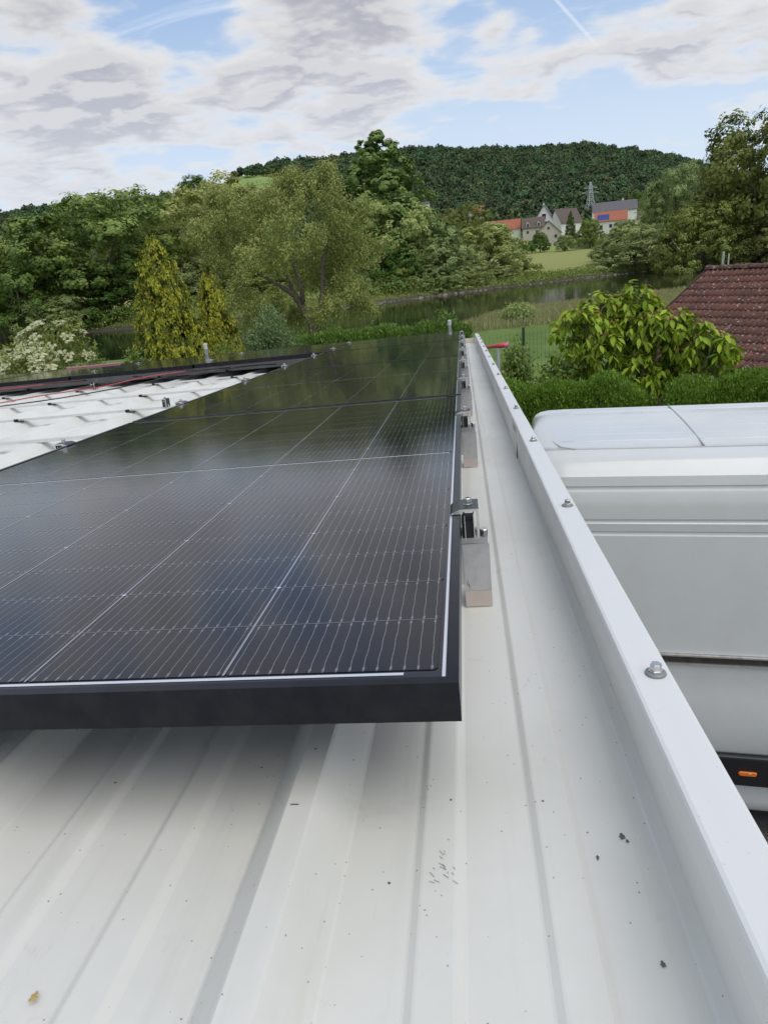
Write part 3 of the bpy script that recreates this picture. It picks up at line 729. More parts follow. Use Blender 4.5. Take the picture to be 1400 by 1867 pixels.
# low undergrowth along the far bank
def bank_stuff():
    n = 30000; x = rng.uniform(-75, 70, n); fb = far_bank_y(x); off = rng.uniform(.6, 1.0, n)**1.0*rng.uniform(0, 9, n)+.8; y = fb+off
    dense = (x < 4) | (x > 38) | (off < 7)
    x, y = x[dense], y[dense]; n = len(x)
    z = ground_h(x, y) + rng.random(n)**1.5*np.where((x > 6) & (x < 38), .7, 2.2)
    T = rng.random(n)
    V, F, T = cards(np.stack([x, y, z], 1), rand_dirs(n)+np.array([0, 0, .8]), rand_dirs(n)+np.array([0, -.6, .3]), rng.uniform(.18, .5, n), rng.uniform(.12, .25, n), T)
    tag(add_mesh('bank_scrub', np_mesh('bank_scrub', V, F, L_mid, T)), 'tangled low scrub along the far waterline', 'scrub', kind='stuff')
    ico = bmesh.new(); bmesh.ops.create_icosphere(ico, subdivisions=1, radius=1); IV = np.array([v.co for v in ico.verts]); IF = np.array([[v.index for v in f.verts] for f in ico.faces]); ico.free()
    N = 800; x = rng.uniform(-30, 50, N); y = far_bank_y(x)+rng.uniform(-.2, .7, N); z = ground_h(x, y)
    s = rng.uniform(.08, .30, N)
    VV = (IV[None]*(s[:, None, None]*rng.uniform(.7, 1.3, (N, len(IV), 1)))*np.array([1.2, 1, .7])) + np.stack([x, y, z+.05], 1)[:, None]
    FF = IF[None]+(np.arange(N)*len(IV))[:, None, None]
    M_st = varied('bank_stones', (.10, .09, .07), (.26, .23, .19), .5, .9, world_co=True)
    tag(add_mesh('bank_stones', np_mesh('bank_stones', VV.reshape(-1, 3), FF.reshape(-1, 3), M_st)), 'pale rubble stones edging the far waterline', 'stones', kind='stuff')
bank_stuff()
def grass_stuff():
    # tall grass on our side of the river and the meadow verge
    n = 60000; x = rng.uniform(-22, 28, n); y = rng.uniform(47, 68, n)
    ok = y < near_bank_y(x)-1; x, y = x[ok], y[ok]; n = len(x)
    h = rng.uniform(.18, .5, n)*(1+.5*(y > 44)); z = ground_h(x, y)+h*.4
    V, F, T = cards(np.stack([x, y, z], 1), rng.normal(size=(n, 3))*.25+np.array([0, 0, 1]), rand_dirs(n)*.7+np.array([0, -1, 0]), h, rng.uniform(.04, .09, n), np.clip(rng.random(n)*.7+(y > 42)*.3, 0, 1))
    L_straw = leaf_mat('tall_grass', (.13, .17, .05), (.42, .40, .19), .3, .7, hue=.02)
    tag(add_mesh('tall_grass', np_mesh('tall_grass', V, F, L_straw, T)), 'pale tall grass on the near river bank', 'grass', kind='stuff')
grass_stuff()

# ------------------------------------------------------------------ the big willow on our bank
def big_willow():
    base = sight(575, 612, 47.5); gz = float(ground_h(np.array(base[0]), np.array(base[1])))
    t = thing('willow_tree', 'big olive green willow with forked bare trunk in the middle of the picture', 'tree', (base[0], base[1], gz), 0)
    lobes = []; S = 47.5/FPX*1.03
    def lb(px, py, rpx, dy=0.0, zf=.8):
        x = (px-575)*S - (py-612)*S*-.0; x = x + (612-py)*S*.075
        z = (612-py)*S*.985 - (px-575)*S*.082
        r = rpx*S; lobes.append((x, dy, z, r, r*.95, r*zf))
    for a in [(450,395,48,0),(420,470,40,.6),(440,520,34,-.8),(500,470,45,-1.4),(520,375,44,1.0),(590,372,42,-.6),(560,430,50,-2.2),(480,420,50,1.6),(620,440,40,1.2),
              (545,350,26,.4),(600,345,24,-.2),(640,400,36,-1.0),(650,455,38,.6),(405,430,30,-.4),(505,540,26,-1.2),(470,560,26,.6),(630,510,34,-.8),(600,545,28,-1.6),(650,545,26,.8),(425,370,26,.3),(560,490,40,2.0),(610,480,36,2.0), (535, 560, 20, 1.5)]:
        lb(*a)
    parts = []
    for (lx, ly, lz, rx, ry, rz) in lobes:
        nc = int(26*(rx/1.5)**1.3)+14
        d = rand_dirs(nc*2); d = d[d[:, 2] > -.7][:nc]; nc = len(d)
        cc = np.array([lx, ly, lz]) + d*(.55+.5*rng.random(nc)**.7)[:, None]*np.array([rx, ry, rz])
        ct = rng.random(nc)*.5
        k = 82; idx = np.repeat(np.arange(nc), k); m = len(idx)
        e = rng.normal(size=(m, 3))*np.array([.2, .2, .26]); C = cc[idx]+e
        C[:, 2] -= rng.random(m)**2*.25
        N = unit(d[idx]*.5+rng.normal(size=(m, 3))*.5+np.array([0, 0, .3]))
        A = unit(rng.normal(size=(m, 3))*.6+d[idx]*.3+np.array([0, 0, -.35]))
        Ls = rng.uniform(.12, .26, m)
        parts.append(cards(C, A, N, Ls, Ls*.34, np.clip(ct[idx]+rng.random(m)*.5, 0, 1), .1))
    V, F, T = merge(parts)
    c = add_mesh('crown', np_mesh('willow_crown', V, F, L_olive, T), t)
    tr = MB()
    def P(px, py, y=0): return ((px-575)*S+(612-py)*S*.075, y, (612-py)*S-(px-575)*S*.082)
    tr.tube([P(577, 625), P(576, 595), P(568, 568), P(556, 545), P(542, 525), P(520, 510), P(500, 500), P(478, 488)], [.52, .40, .33, .27, .2, .15, .11, .04], 10)
    tr.tube([P(573, 600), P(578, 570), P(584, 545), P(590, 520), P(590, 480), P(600, 440), P(610, 400)], [.34, .30, .25, .2, .16, .1, .04], 9)
    tr.tube([P(556, 545), P(556, 515, -.4), P(548, 480, -.8), P(540, 430, -1)], [.2, .15, .1, .04], 7)
    tr.tube([P(542, 525), P(520, 480, .7), P(490, 440, 1.2), P(460, 400, 1)], [.14, .11, .08, .03], 7)
    tr.tube([P(590, 520), P(615, 490, .5), P(640, 450, .8)], [.13, .09, .03], 7)
    tr.tube([P(584, 545), P(610, 535, -.6), P(635, 520, -1)], [.1, .07, .03], 6)
    tr.build('trunk', M_bark, t, smooth=True)
big_willow()

# ------------------------------------------------------------------ garden plants beyond the roof
def golden_conifer(label, px, ytop, dist, wpx, leaders):
    top = sight(px, ytop, dist); gz = float(ground_h(np.array(top[0]), np.array(top[1])))
    H = top[2]-gz; W = wpx*dist/FPX
    t = thing('golden_conifer', label, 'conifer', (top[0], top[1], gz), 0, 'golden conifers beyond the roof')
    parts = []
    for (ox, oy, hk, wk) in leaders:
        h = H*hk; n = int(1500*hk*wk)+200
        u = rng.random(n)**.72; z = h*(1-u)                                   # u: 0 top
        rad = W*.5*wk*(u**.62)*(.80+.40*rng.random(n))
        # lumpy outline
        a = rng.uniform(0, 2*math.pi, n); rad *= 1+.20*np.sin(a*4+z*4.3)+.14*np.sin(z*8+a*2)+.08*np.sin(z*15+a*5)
        cc = np.stack([ox+rad*np.cos(a), oy+rad*np.sin(a), z+.05], 1); out = np.stack([np.cos(a), np.sin(a), 0*a], 1)
        k = 34; idx = np.repeat(np.arange(n), k); m = len(idx)
        s_ = rng.random(m)                                                    # 0 root .. 1 hanging tip
        C = cc[idx] + out[idx]*((s_-.7)*.20)[:, None] + rng.normal(size=(m, 3))*.030 + np.array([0, 0, 1.0])*(-(s_**2)*.24+.06)[:, None]
        A = out[idx]*(1-s_)[:, None]*.9 + np.array([0, 0, -1.0])*(.3+s_)[:, None] + rng.normal(size=(m, 3))*.3
        N = out[idx] + rng.normal(size=(m, 3))*.5 + np.array([0, 0, .4])
        Ls = rng.uniform(.045, .10, m)
        T = np.clip((s_-.35)*1.5*(.55+.45*rng.random(n)[idx]) + rng.random(m)*.22-.05, 0, 1)
        parts.append(cards(C, A, N, Ls, Ls*.42, T, .1))
    V, F, T = merge(parts)
    add_mesh('crown', np_mesh('golden_crown', V, F, L_gold, T), t)
    MB().tube([(0, 0, -.1), (0, 0, H*.5), (0, 0, H*.93)], [.12, .07, .01], 7).build('trunk', M_bark, t, smooth=True)
golden_conifer('larger golden yellow conifer with drooping sprays and a second shoulder on its right', 276, 430, 17.5, 168, [(0, 0, 1, .92), (.62, -.1, .66, .70), (-.40, .1, .50, .66), (.25, -.35, .8, .7)])
golden_conifer('smaller golden yellow conifer right of the larger one', 376, 492, 18.5, 122, [(0, 0, 1, .85), (.46, 0, .66, .7)])

def shrub(name, label, px, ytop, dist, wpx, leaf_m, leaf=.07, n_cl=60, n_leaf=30, aspect=.4, depth=1.0, group=None, droop=0, base=None):
    top = sight(px, ytop, dist); gz = float(ground_h(np.array(top[0]), np.array(top[1]))) if base is None else base
    H = top[2]-gz; W = wpx*dist/FPX
    t = thing(name, label, 'shrub', (top[0], top[1], gz), 0, group)
    lb = lobes_for('bush', 12)
    lb = [(x*W, y*W*depth, z*H, r*W, r2*W*depth, r3*max(H, W)*.8) for (x, y, z, r, r2, r3) in lb]
    parts = []
    for (lx, ly, lz, rx, ry, rz) in lb:
        nc = n_cl; d = rand_dirs(nc*2); d = d[d[:, 2] > -.6][:nc]; nc = len(d)
        cc = np.array([lx, ly, lz])+d*(.5+.55*rng.random(nc))[:, None]*np.array([rx, ry, rz]); ct = rng.random(nc)*.55
        idx = np.repeat(np.arange(nc), n_leaf); m = len(idx)
        C = cc[idx]+rng.normal(size=(m, 3))*leaf*1.3+np.array([0, 0, 1])*(rng.random(m)*leaf*2)[:, None]
        C[:, 2] = np.maximum(C[:, 2], .02)
        N = unit(d[idx]*.5+rng.normal(size=(m, 3))*.6+np.array([0, 0, .5])); A = rng.normal(size=(m, 3))*.7+d[idx]*.6+np.array([0, 0, .5-droop])
        Ls = leaf*rng.uniform(.6, 1.3, m)
        parts.append(cards(C, A, N, Ls, Ls*aspect, np.clip(ct[idx]+rng.random(m)*.5, 0, 1), .12))
    V, F, T = merge(parts)
    add_mesh('foliage', np_mesh(name+'_foliage', V, F, leaf_m, T), t)
    st = MB()
    for (lx, ly, lz, rx, ry, rz) in lb[:8]: st.tube([(lx*.1, ly*.1, -.05), (lx*.5, ly*.5, lz*.5), (lx, ly, lz)], [.03, .02, .006], 5)
    st.build('stems', M_bark, t, smooth=True)
    return t, lb
shrub('leafy_shrub', 'grey green feathery shrub right of the golden conifers', 482, 548, 16.5, 130, leaf_mat('sage_foliage', (.10, .17, .06), (.27, .39, .16)), .085, 60, 30, .35)
shrub('leafy_shrub', 'yellowish green shrub at the foot of the golden conifers', 395, 610, 14.5, 110, L_bright, .06, 60, 26, .4)
shrub('leafy_shrub', 'small green shrub left of the larger golden conifer', 232, 612, 14.5, 60, L_mid, .06, 40, 26, .4)
shrub('leafy_shrub', 'bright yellow green shrub between the elder and the roof', 155, 632, 11.5, 100, L_bright, .045, 60, 30, .3)
shrub('leafy_shrub', 'bright green shrub just beyond the far right corner of the panels', 808, 562, 22, 62, L_bright, .10, 50, 26, .4)
shrub('leafy_shrub', 'rounded pale green bush on the near river bank', 945, 569, 50, 50, L_silver, .16, 40, 26, .5)
shrub('leafy_shrub', 'mixed light green shrub behind the pink taped post', 935, 612, 10.5, 90, L_mid, .06, 60, 26, .5)
shrub('leafy_shrub', 'broad leaved green shrub over the left hedge', 1012, 640, 9.4, 110, L_bright, .085, 55, 20, .5, droop=.7)
shrub('leafy_shrub', 'dark green shrub low between the flashing and the left hedge', 915, 668, 9.0, 70, L_mid, .05, 60, 26, .5)
# elder in flower
et, elb = shrub('flowering_elder', 'large elder bush covered in cream flower heads at the left edge', 45, 562, 12.5, 300, L_mid, .07, 70, 24, .45)
et['category'] = 'bush'
uh = MB()
for k in range(34):
    a = rng.uniform(0, 6.28); r = math.sqrt(rng.random())*.095; z = .02*(1-(r/.095)**2)+rng.normal()*.004; s_ = .021
    x, y = r*math.cos(a), r*math.sin(a); q = rng.uniform(0, 1.5)
    uh.quad((x+s_*math.cos(q), y+s_*math.sin(q), z), (x-s_*math.sin(q), y+s_*math.cos(q), z+.003), (x-s_*math.cos(q), y-s_*math.sin(q), z), (x+s_*math.sin(q), y-s_*math.cos(q), z-.003))
uh.tube([(0, 0, -.09), (0, 0, 0)], .003, 4)
um = uh.mesh('flower_head', L_flower); at_ = um.attributes.new('tone', 'FLOAT', 'FACE'); at_.data.foreach_set('value', rng.random(len(um.polygons)).astype(np.float32))
ecount = 0
while ecount < 295:
    lx, ly, lz, rx, ry, rz = elb[rng.integers(len(elb))]; d = rand_dirs(1)[0]
    if d[1] > .1 or d[2] < -.5: continue
    q = np.array([lx, ly, lz])+d*np.array([rx, ry, rz])*1.03
    if any(((q[0]-l[0])/l[3])**2+((q[1]-l[1])/l[4])**2+((q[2]-l[2])/l[5])**2 < .55 for l in elb): continue
    if q[2] < .25: continue
    o = link(bpy.data.objects.new('flower_head', um), et); o.location = q
    o.rotation_euler = Vector((d[0]*.6, d[1]*.8-.15, max(d[2], 0)+.7)).to_track_quat('Z', 'Y').to_euler(); o.scale = (rng.uniform(1.0, 1.7),)*3; ecount += 1
# low trimmed hedge line just beyond the end of the roof
def sprays_box(name, label, P0_, P1_, depth, h0, h1, n, mat_, leaf, cat='hedge', round_=.25, bulge=.12, parent_group=None):
    """clipped hedge from P0 to P1 on the ground, height h0..h1"""
    P0_, P1_ = np.array(P0_), np.array(P1_); L = np.linalg.norm(P1_-P0_); ax = (P1_-P0_)/L; nr = np.array([ax[1], -ax[0]])
    t = thing(name, label, cat, (P0_[0], P0_[1], float(ground_h(P0_[0], P0_[1]))), math.atan2(ax[1], ax[0]), parent_group)
    # sample the surface: cross section super-ellipse
    u = rng.uniform(-.02, 1.02, n)*L; q = rng.uniform(-.22, math.pi+.22, n)
    e = .55
    cy = np.sign(np.cos(q))*np.abs(np.cos(q))**e*depth/2; cz = np.sign(np.sin(q))*np.abs(np.sin(q))**e
    hh = (h0+(h1-h0)*u/L)
    endk = np.minimum(1, np.minimum(u, L-u).clip(0)/(.35)); shrink = (.55+.45*np.sqrt(endk))
    lump = 1+.05*np.sin(u*4.1+q*2)+.035*np.sin(u*11+q*5)
    y = cy*shrink*lump; z = np.maximum(hh*.5+cz*hh*.5*(.8+.2*shrink)*lump, .02)
    # spread along side faces too
    side = rng.random(n) < .45
    y = np.where(side, np.sign(rng.random(n)-.5)*depth/2*shrink*lump*(1-.06*rng.random(n)), y); z = np.where(side, rng.random(n)*hh*.93, z)
    C0 = np.stack([u, y, z], 1)
    out = unit(np.stack([0*u, y/(depth/2), np.where(side, .25, cz)], 1)+1e-6)
    k = 8; idx = np.repeat(np.arange(n), k); m = len(idx)
    C = C0[idx]+rng.normal(size=(m, 3))*leaf*.55 - out[idx]*(rng.random(m)[:, None]*leaf*.9)
    A = out[idx]*.8+np.array([0, 0, .8])+rng.normal(size=(m, 3))*.5; N = rng.normal(size=(m, 3))+out[idx]*.4
    Ls = leaf*rng.uniform(.6, 1.4, m)
    V, F, T = cards(C, A, N, Ls, Ls*.33, np.clip(rng.random(n)[idx]*.6+rng.random(m)*.45, 0, 1), .1)
    add_mesh('foliage', np_mesh(name+'_foliage', V, F, mat_, T), t)
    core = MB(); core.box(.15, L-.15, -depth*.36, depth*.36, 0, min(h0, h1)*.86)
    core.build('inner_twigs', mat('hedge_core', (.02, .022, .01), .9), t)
    return t
def gpt(px, py, d): q = sight(px, py, d); return (q[0], q[1]), q[2]
(a_, za), (b_, zb_) = gpt(905, 694, 7.2), gpt(1185, 706, 7.5)
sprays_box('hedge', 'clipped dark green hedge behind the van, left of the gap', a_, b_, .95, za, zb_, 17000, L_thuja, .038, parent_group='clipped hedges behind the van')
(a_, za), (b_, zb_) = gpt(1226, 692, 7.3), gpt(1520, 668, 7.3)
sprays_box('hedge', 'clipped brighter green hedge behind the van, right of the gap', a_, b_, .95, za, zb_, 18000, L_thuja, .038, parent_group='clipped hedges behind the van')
(a_, za), (b_, zb_) = gpt(540, 612, 22), gpt(850, 588, 22)
g0 = float(ground_h(a_[0], a_[1]))
sprays_box('hedge', 'long low bright green hedge beyond the far edge of the panels', a_, b_, .9, za-g0, zb_-g0, 7000, L_bright, .10)
g0 = -.5
(a_, za), (b_, zb_) = gpt(-150, 668, 13.5), gpt(215, 640, 13.5)

# cherry like tree with large hanging leaves: leaves near us are single parts
def leaf_shape(L=1.0, Wd=.42):
    vs, fs = [], []
    prof = [(0, .06), (.18, .62), (.42, 1.0), (.68, .82), (.88, .36), (1, .02)]
    for i, (t_, w_) in enumerate(prof):
        z = -.30*t_*t_
        vs += [(-w_*Wd/2, t_, z+.10*w_*Wd), (0, t_, z), (w_*Wd/2, t_, z+.10*w_*Wd)]
    for i in range(len(prof)-1):
        b = i*3; fs += [(b, b+1, b+4, b+3), (b+1, b+2, b+5, b+4)]
    return np.array(vs)*L, np.array(fs)
def cherry():
    D = 9.6
    lob = [(1068, 612, 54), (1112, 590, 62), (1158, 575, 50), (1178, 608, 50), (1128, 640, 66), (1180, 660, 50), (1090, 572, 40), (1200, 600, 34), (1232, 640, 48), (1262, 620, 44), (1292, 640, 40), (1245, 680, 44), (1215, 690, 40), (1310, 652, 26), (1160, 545, 30), (1095, 650, 50), (1150, 690, 50), (1225, 585, 28), (1040, 590, 24)]
    base = sight(1180, 720, D); t = thing('cherry_tree', 'small tree with large drooping yellow green leaves in front of the tiled roof', 'tree', (base[0], base[1], -.05), 0)
    lv, lf = leaf_shape()
    items = []
    S = D/FPX
    cs = []
    for (px, py, r) in lob:
        q = sight(px, py, D+rng.uniform(-.25, .25))-np.array([base[0], base[1], 0]); cs.append((q, r*S*1.02))
    shoots = []
    for q, r in cs:
        ns = int(48*(r/.4)**1.5)+10
        for _ in range(ns):
            d = rand_dirs(1)[0]
            if d[2] < -.6: continue
            o = q+d*np.array([r, r*.9, r])*rng.uniform(.6, 1.0); shoots.append((o, d))
    shoots = [s_ for s_ in shoots]
    for o, d in shoots:
        up = unit((d*.7+np.array([0, 0, .55]))[None])[0]
        tip = rng.random() < .30 and d[2] > .15
        nl = rng.integers(6, 10)
        for k in range(nl):
            a = k*2.4+rng.uniform(-.3, .3); f = k/nl
            side = unit(np.cross(up, rand_dirs(1)[0])[None])[0]
            side2 = np.cross(up, side); out = math.cos(a)*side+math.sin(a)*side2
            dirv = unit((out*.75+np.array([0, 0, -.75+f*.5])+d*.35)[None])[0]
            nrm = unit((np.array([0, 0, 1.0])+out*.7+rng.normal(size=3)*.25)[None])[0]
            L = rng.uniform(.09, .15)*(.55 if (tip and f > .6) else 1)
            items.append((o+up*f*.09, dirv, nrm, L, tip and f > .6))
    P = np.array([i[0] for i in items]); Dv = np.array([i[1] for i in items]); Nv = np.array([i[2] for i in items]); Ls = np.array([i[3] for i in items]); br = np.array([i[4] for i in items])
    Sx = unit(np.cross(Dv, Nv)); Nz = np.cross(Sx, Dv)
    # which leaves show largest: nearest the viewer and on the outside
    toc = np.array([-base[0], -base[1], 4.1]); tn_ = toc/np.linalg.norm(toc)
    face = np.abs((Nz*tn_).sum(1))*Ls; depth = P@tn_
    score = depth + face*6 + rng.random(len(P))*.1
    near = np.argsort(-score)[:290]; isn = np.zeros(len(P), bool); isn[near] = True
    def bake(sel, name, mt):
        M = np.stack([Sx[sel], Dv[sel], Nz[sel]], 2)*Ls[sel][:, None, None]
        VV = np.einsum('nij,vj->nvi', M, lv)+P[sel][:, None]; FF = lf[None]+(np.arange(sel.sum())*len(lv))[:, None, None]
        T = np.repeat(rng.random(sel.sum()), len(lf))
        return np_mesh(name, VV.reshape(-1, 3), FF.reshape(-1, 4), mt, T, smooth=True)
    tag(add_mesh('leaves', bake(~isn & ~br, 'cherry_leaves', L_cherry), t), kind='stuff')
    tag(add_mesh('young_leaves', bake(br & ~isn, 'cherry_young_leaves', L_bronze), t), kind='stuff')
    lm_ = [np_mesh('leaf', lv, lf, L_cherry, np.full(len(lf), v_), smooth=True) for v_ in (.25, .5, .75, 1.0)]
    lb_ = np_mesh('leaf', lv, lf, L_bronze, np.full(len(lf), .6), smooth=True)
    for j in near:
        o = link(bpy.data.objects.new('leaf', lb_ if br[j] else lm_[int(rng.integers(4))]), t)
        M = np.stack([Sx[j], Dv[j], Nz[j]], 1)*Ls[j]
        o.matrix_local = Matrix([[*M[0], P[j][0]], [*M[1], P[j][1]], [*M[2], P[j][2]], [0, 0, 0, 1]])
    br_ = MB(); fk = Vector((0, 0, .7))
    br_.tube([(0, 0, -.1), (.02, 0, .4), tuple(fk)], [.06, .05, .045], 8)
    for q, r in cs: br_.tube([tuple(fk), tuple(fk*.5+Vector(q)*.5+Vector((0, 0, .05))), tuple(q), tuple(q+np.array([0, 0, r*.6]))], [.03, .018, .010, .003], 5)
    for o, d in shoots[::2]:
        br_.tube([tuple(o-d*.15), tuple(o), tuple(o+d*.05+np.array([0, 0, .08]))], [.006, .004, .002], 4)
    br_.build('trunk', M_bark, t, smooth=True)
cherry()

# ------------------------------------------------------------------ neighbour's house with lichen spotted tiles
def tile_house():
    P = sight(1290, 488, 23.0); th, ph = D2R(52), D2R(27)
    gz = -1.1
    X = Vector((math.cos(th), -math.sin(th), 0)); DN = Vector((-math.sin(th)*math.cos(ph), -math.cos(th)*math.cos(ph), -math.sin(ph)))
    NR = X.cross(DN); NR = NR if NR.z > 0 else -NR
    root = thing('bungalow', "neighbour's low house with a weathered dark red tiled roof right of the cherry tree", 'house', (P[0], P[1], gz), -th)
    # local frame: x along ridge, -y towards us (down slope), z up
    zr = P[2]-gz; cp, sp = math.cos(ph), math.sin(ph); LEN, WID = 4.35, 11.0
    M_tile = mat('lichen_tiles', (.10, .045, .035), .85); g, p = gm(M_tile); co = geopos(g)
    oi = g.n.new('ShaderNodeObjectInfo').outputs['Random']
    c = g.mix(oi, (.105, .042, .030, 1), (.18, .072, .050, 1))
    c = g.mix(g.ramp(g.noise(co, 5, 5, .65), .4, .7, 0, .6), c, (.085, .055, .045, 1))
    li = g.ramp(g.noise(co, 13, 4, .6), .60, .66); li2 = g.ramp(g.noise(co, 1.3, 3, .6), .32, .5)
    c = g.mix(g.math('MULTIPLY', li, li2), c, (.44, .40, .35, 1))
    c = g.mix(g.ramp(g.noise(co, 26, 2, .5), .72, .76), c, (.5, .47, .40, 1))
    g.put(p.inputs['Base Color'], c); bump(g, p, g.noise(co, 60, 4, .7), .4, .01)
    rows, gauge, tw = 13, .335, .30
    # one double wave tile
    tm = MB(); seg = 12; th_ = .022
    def wz(u): return .020*math.sin(2*math.pi*(2*u-.25)) + .02
    for row, (yy, zz) in enumerate([(0, 0.0), (-gauge-.05, .030)]):
        for k in range(seg+1): tm.v.append((k/seg*tw*1.02, yy, wz(k/seg)+zz))
    for k in range(seg): tm.f.append((seg+1+k, seg+2+k, k+1, k)); tm.m.append(0)
    b = len(tm.v)
    for k in range(seg+1): tm.v.append((k/seg*tw*1.02, -gauge-.05, wz(k/seg)+.030-th_))
    for k in range(seg): tm.f.append((b+k, b+k+1, seg+2+k, seg+1+k)); tm.m.append(0)
    tme = tm.mesh('tile', M_tile, True)
    roofp = bpy.data.objects.new('roof', None)
    # roof slab carries the tiles
    rs = MB()
    for sy_ in (-1, 1):
        ye, ze = sy_*LEN*cp, zr-LEN*sp
        rs.add([(-.02, 0, zr-.10), (WID, 0, zr-.10), (WID, ye, ze-.10), (-.02, ye, ze-.10), (-.02, 0, zr-.20), (WID, 0, zr-.20), (WID, ye, ze-.20), (-.02, ye, ze-.20)],
               [(0,1,2,3), (7,6,5,4), (0,3,7,4), (3,2,6,7), (1,5,6,2)])
    roof = rs.build('roof', varied('roof_boards', (.06, .04, .03), (.09, .06, .05), 6, .9), root)
    n = 0
    for r in range(rows):
        for c_ in range(22):
            o = link(bpy.data.objects.new('tile', tme), roof)
            s0 = r*gauge + .02
            o.matrix_local = Matrix.Translation((c_*tw+.0+rng.normal()*.002, -s0*cp, zr-s0*sp-.055)) @ Matrix.Rotation(ph+rng.normal()*.004, 4, 'X') ; n += 1
    # the rest of both slopes as one mass of the same tiles
    V0 = np.array([v.co for v in tme.vertices]); F0 = np.array([list(p_.vertices) for p_ in tme.polygons]); Vs, Fs, bb = [], [], 0
    def put(M):
        nonlocal bb
        A = np.array(M); Vs.append(V0@A[:3, :3].T+A[:3, 3]); Fs.append(F0+bb); bb += len(V0)
    for r in range(rows):
        s0 = r*gauge+.02
        for c_ in range(22, 36): put(Matrix.Translation((c_*tw, -s0*cp, zr-s0*sp-.055)) @ Matrix.Rotation(ph, 4, 'X'))
        for c_ in range(36): put(Matrix.Translation(((c_+1)*tw, s0*cp, zr-s0*sp-.055)) @ Matrix.Rotation(math.pi, 4, 'Z') @ Matrix.Rotation(ph, 4, 'X'))
    tag(add_mesh('roof_tiles', np_mesh('roof_tiles', np.concatenate(Vs), np.concatenate(Fs), M_tile, smooth=True), roof), kind='stuff')
    # ridge tiles
    for k in range(26):
        m = MB(); L = .42; r0, r1 = .125, .105
        for i, (x, r) in enumerate([(0, r0), (L+.03, r1)]):
            for q in range(9):
                a = math.pi*q/8; m.v.append((x, math.cos(a)*r, math.sin(a)*r*.85))
        for q in range(8): m.f.append((q, q+1, 9+q+1, 9+q)); m.m.append(0)
        m.f.append(tuple(range(8, -1, -1))); m.m.append(0)
        if k == 0: rme = m.mesh('ridge_tile', M_tile, True)
        o = link(bpy.data.objects.new('ridge_tile', rme), roof); o.location = (k*L-.02, 0, zr-.03+rng.normal()*.003); o.rotation_euler = (0, D2R(1.5), 0)
    # verge board, gutter, walls, windows
    MB().box(-.05, -.022, -LEN*1, 0, -.22, -.02, M=Matrix.Translation((0, 0, zr)) @ Matrix.Rotation(ph, 4, 'X')).build('verge_board', varied('dark_wood', (.05, .03, .02), (.07, .045, .03), 5, .8), roof)
    MB().tube([(-.1, -LEN*cp-.08, zr-LEN*sp-.12), (WID, -LEN*cp-.08, zr-LEN*sp-.12)], .065, 8).build('gutter', mat('dark_gutter', (.05, .04, .035), .5, .3), root)
    w = MB(); w.box(.35, WID-.35, -LEN*cp+.5, LEN*cp-.5, -.1, zr-LEN*sp-.0)
    w.add([(.35, -LEN*cp+.5, zr-LEN*sp), (.35, LEN*cp-.5, zr-LEN*sp), (.35, 0, zr-.3)], [(2, 1, 0)])
    w.build('wall', varied('brown_brick_wall', (.16, .12, .09), (.22, .16, .12), 8, .9), root)
    for k in range(3):
        fr_ = MB().box(1.5+k*3, 2.7+k*3, -LEN*cp+.44, -LEN*cp+.52, .8, 1.75).build('window', M_frame, root)
        MB().box(1.6+k*3, 2.6+k*3, -LEN*cp+.42, -LEN*cp+.438, .9, 1.65).build('pane', M_win, fr_)
    MB().tube([(.45, 0, zr-.05), (.45, 0, zr+.42)], .035, 8).tube([(.62, 0, zr-.05), (.62, 0, zr+.36)], .02, 6).build('vent_pipe', M_steel, roof)
tile_house()

# ------------------------------------------------------------------ fence, posts
def fence():
    p0, p1 = sight(870, 640, 15.5), sight(1090, 625, 17); gz = -.6
    t = thing('wire_fence', 'dark green wire garden fence with thin posts in front of the lawn', 'fence', (p0[0], p0[1], gz), math.atan2(p1[1]-p0[1], p1[0]-p0[0]))
    Lf = math.hypot(p1[0]-p0[0], p1[1]-p0[1]); M_fg = mat('green_fence', (.015, .045, .025), .5)
    top = sight(952, 597, 16)[2]-gz
    for x in (0, Lf*.37, Lf*.75, Lf): MB().tube([(x, 0, 0), (x, 0, top)], .03, 6).build('post', M_fg, t)
    w = MB()
    for k in range(12): w.box(0, Lf, -.003, .003, .08+k*top/12, .0815+k*top/12)
    for k in range(int(Lf/.1)): w.box(k*.1, k*.1+.0018, -.003, .003, .05, top*.97)
    tag(w.build('wire_mesh', M_fg, t), kind='stuff')
fence()
def roof_post(name, label, px, py0, py1, dist, r, cat='post', zbase=0.0):
    a = sight(px, py0, dist)
    t = thing(name, label, cat, (a[0], a[1], zbase), 0)
    MB().tube([(0, 0, 0), (0, 0, a[2]-zbase)], r, 10).build('pipe', mat('galvanised', (.42, .43, .44), .4, .6), t, smooth=False)
    MB().lathe([(r*1.15, -.06), (r*1.15, -.004), (r*1.02, .0), (r*.4, .006)], 10, c=(0, 0, a[2]-zbase)).build('cap', mat('pale_cap', (.55, .56, .56), .5), t)
roof_post('steel_post', 'thin grey steel post rising behind the left panels', 374, 627, 660, 8.3, .021, zbase=0)
roof_post('steel_post', 'thin grey steel post just behind the far right corner of the panels', 819, 584, 605, 8.9, .020, zbase=0)
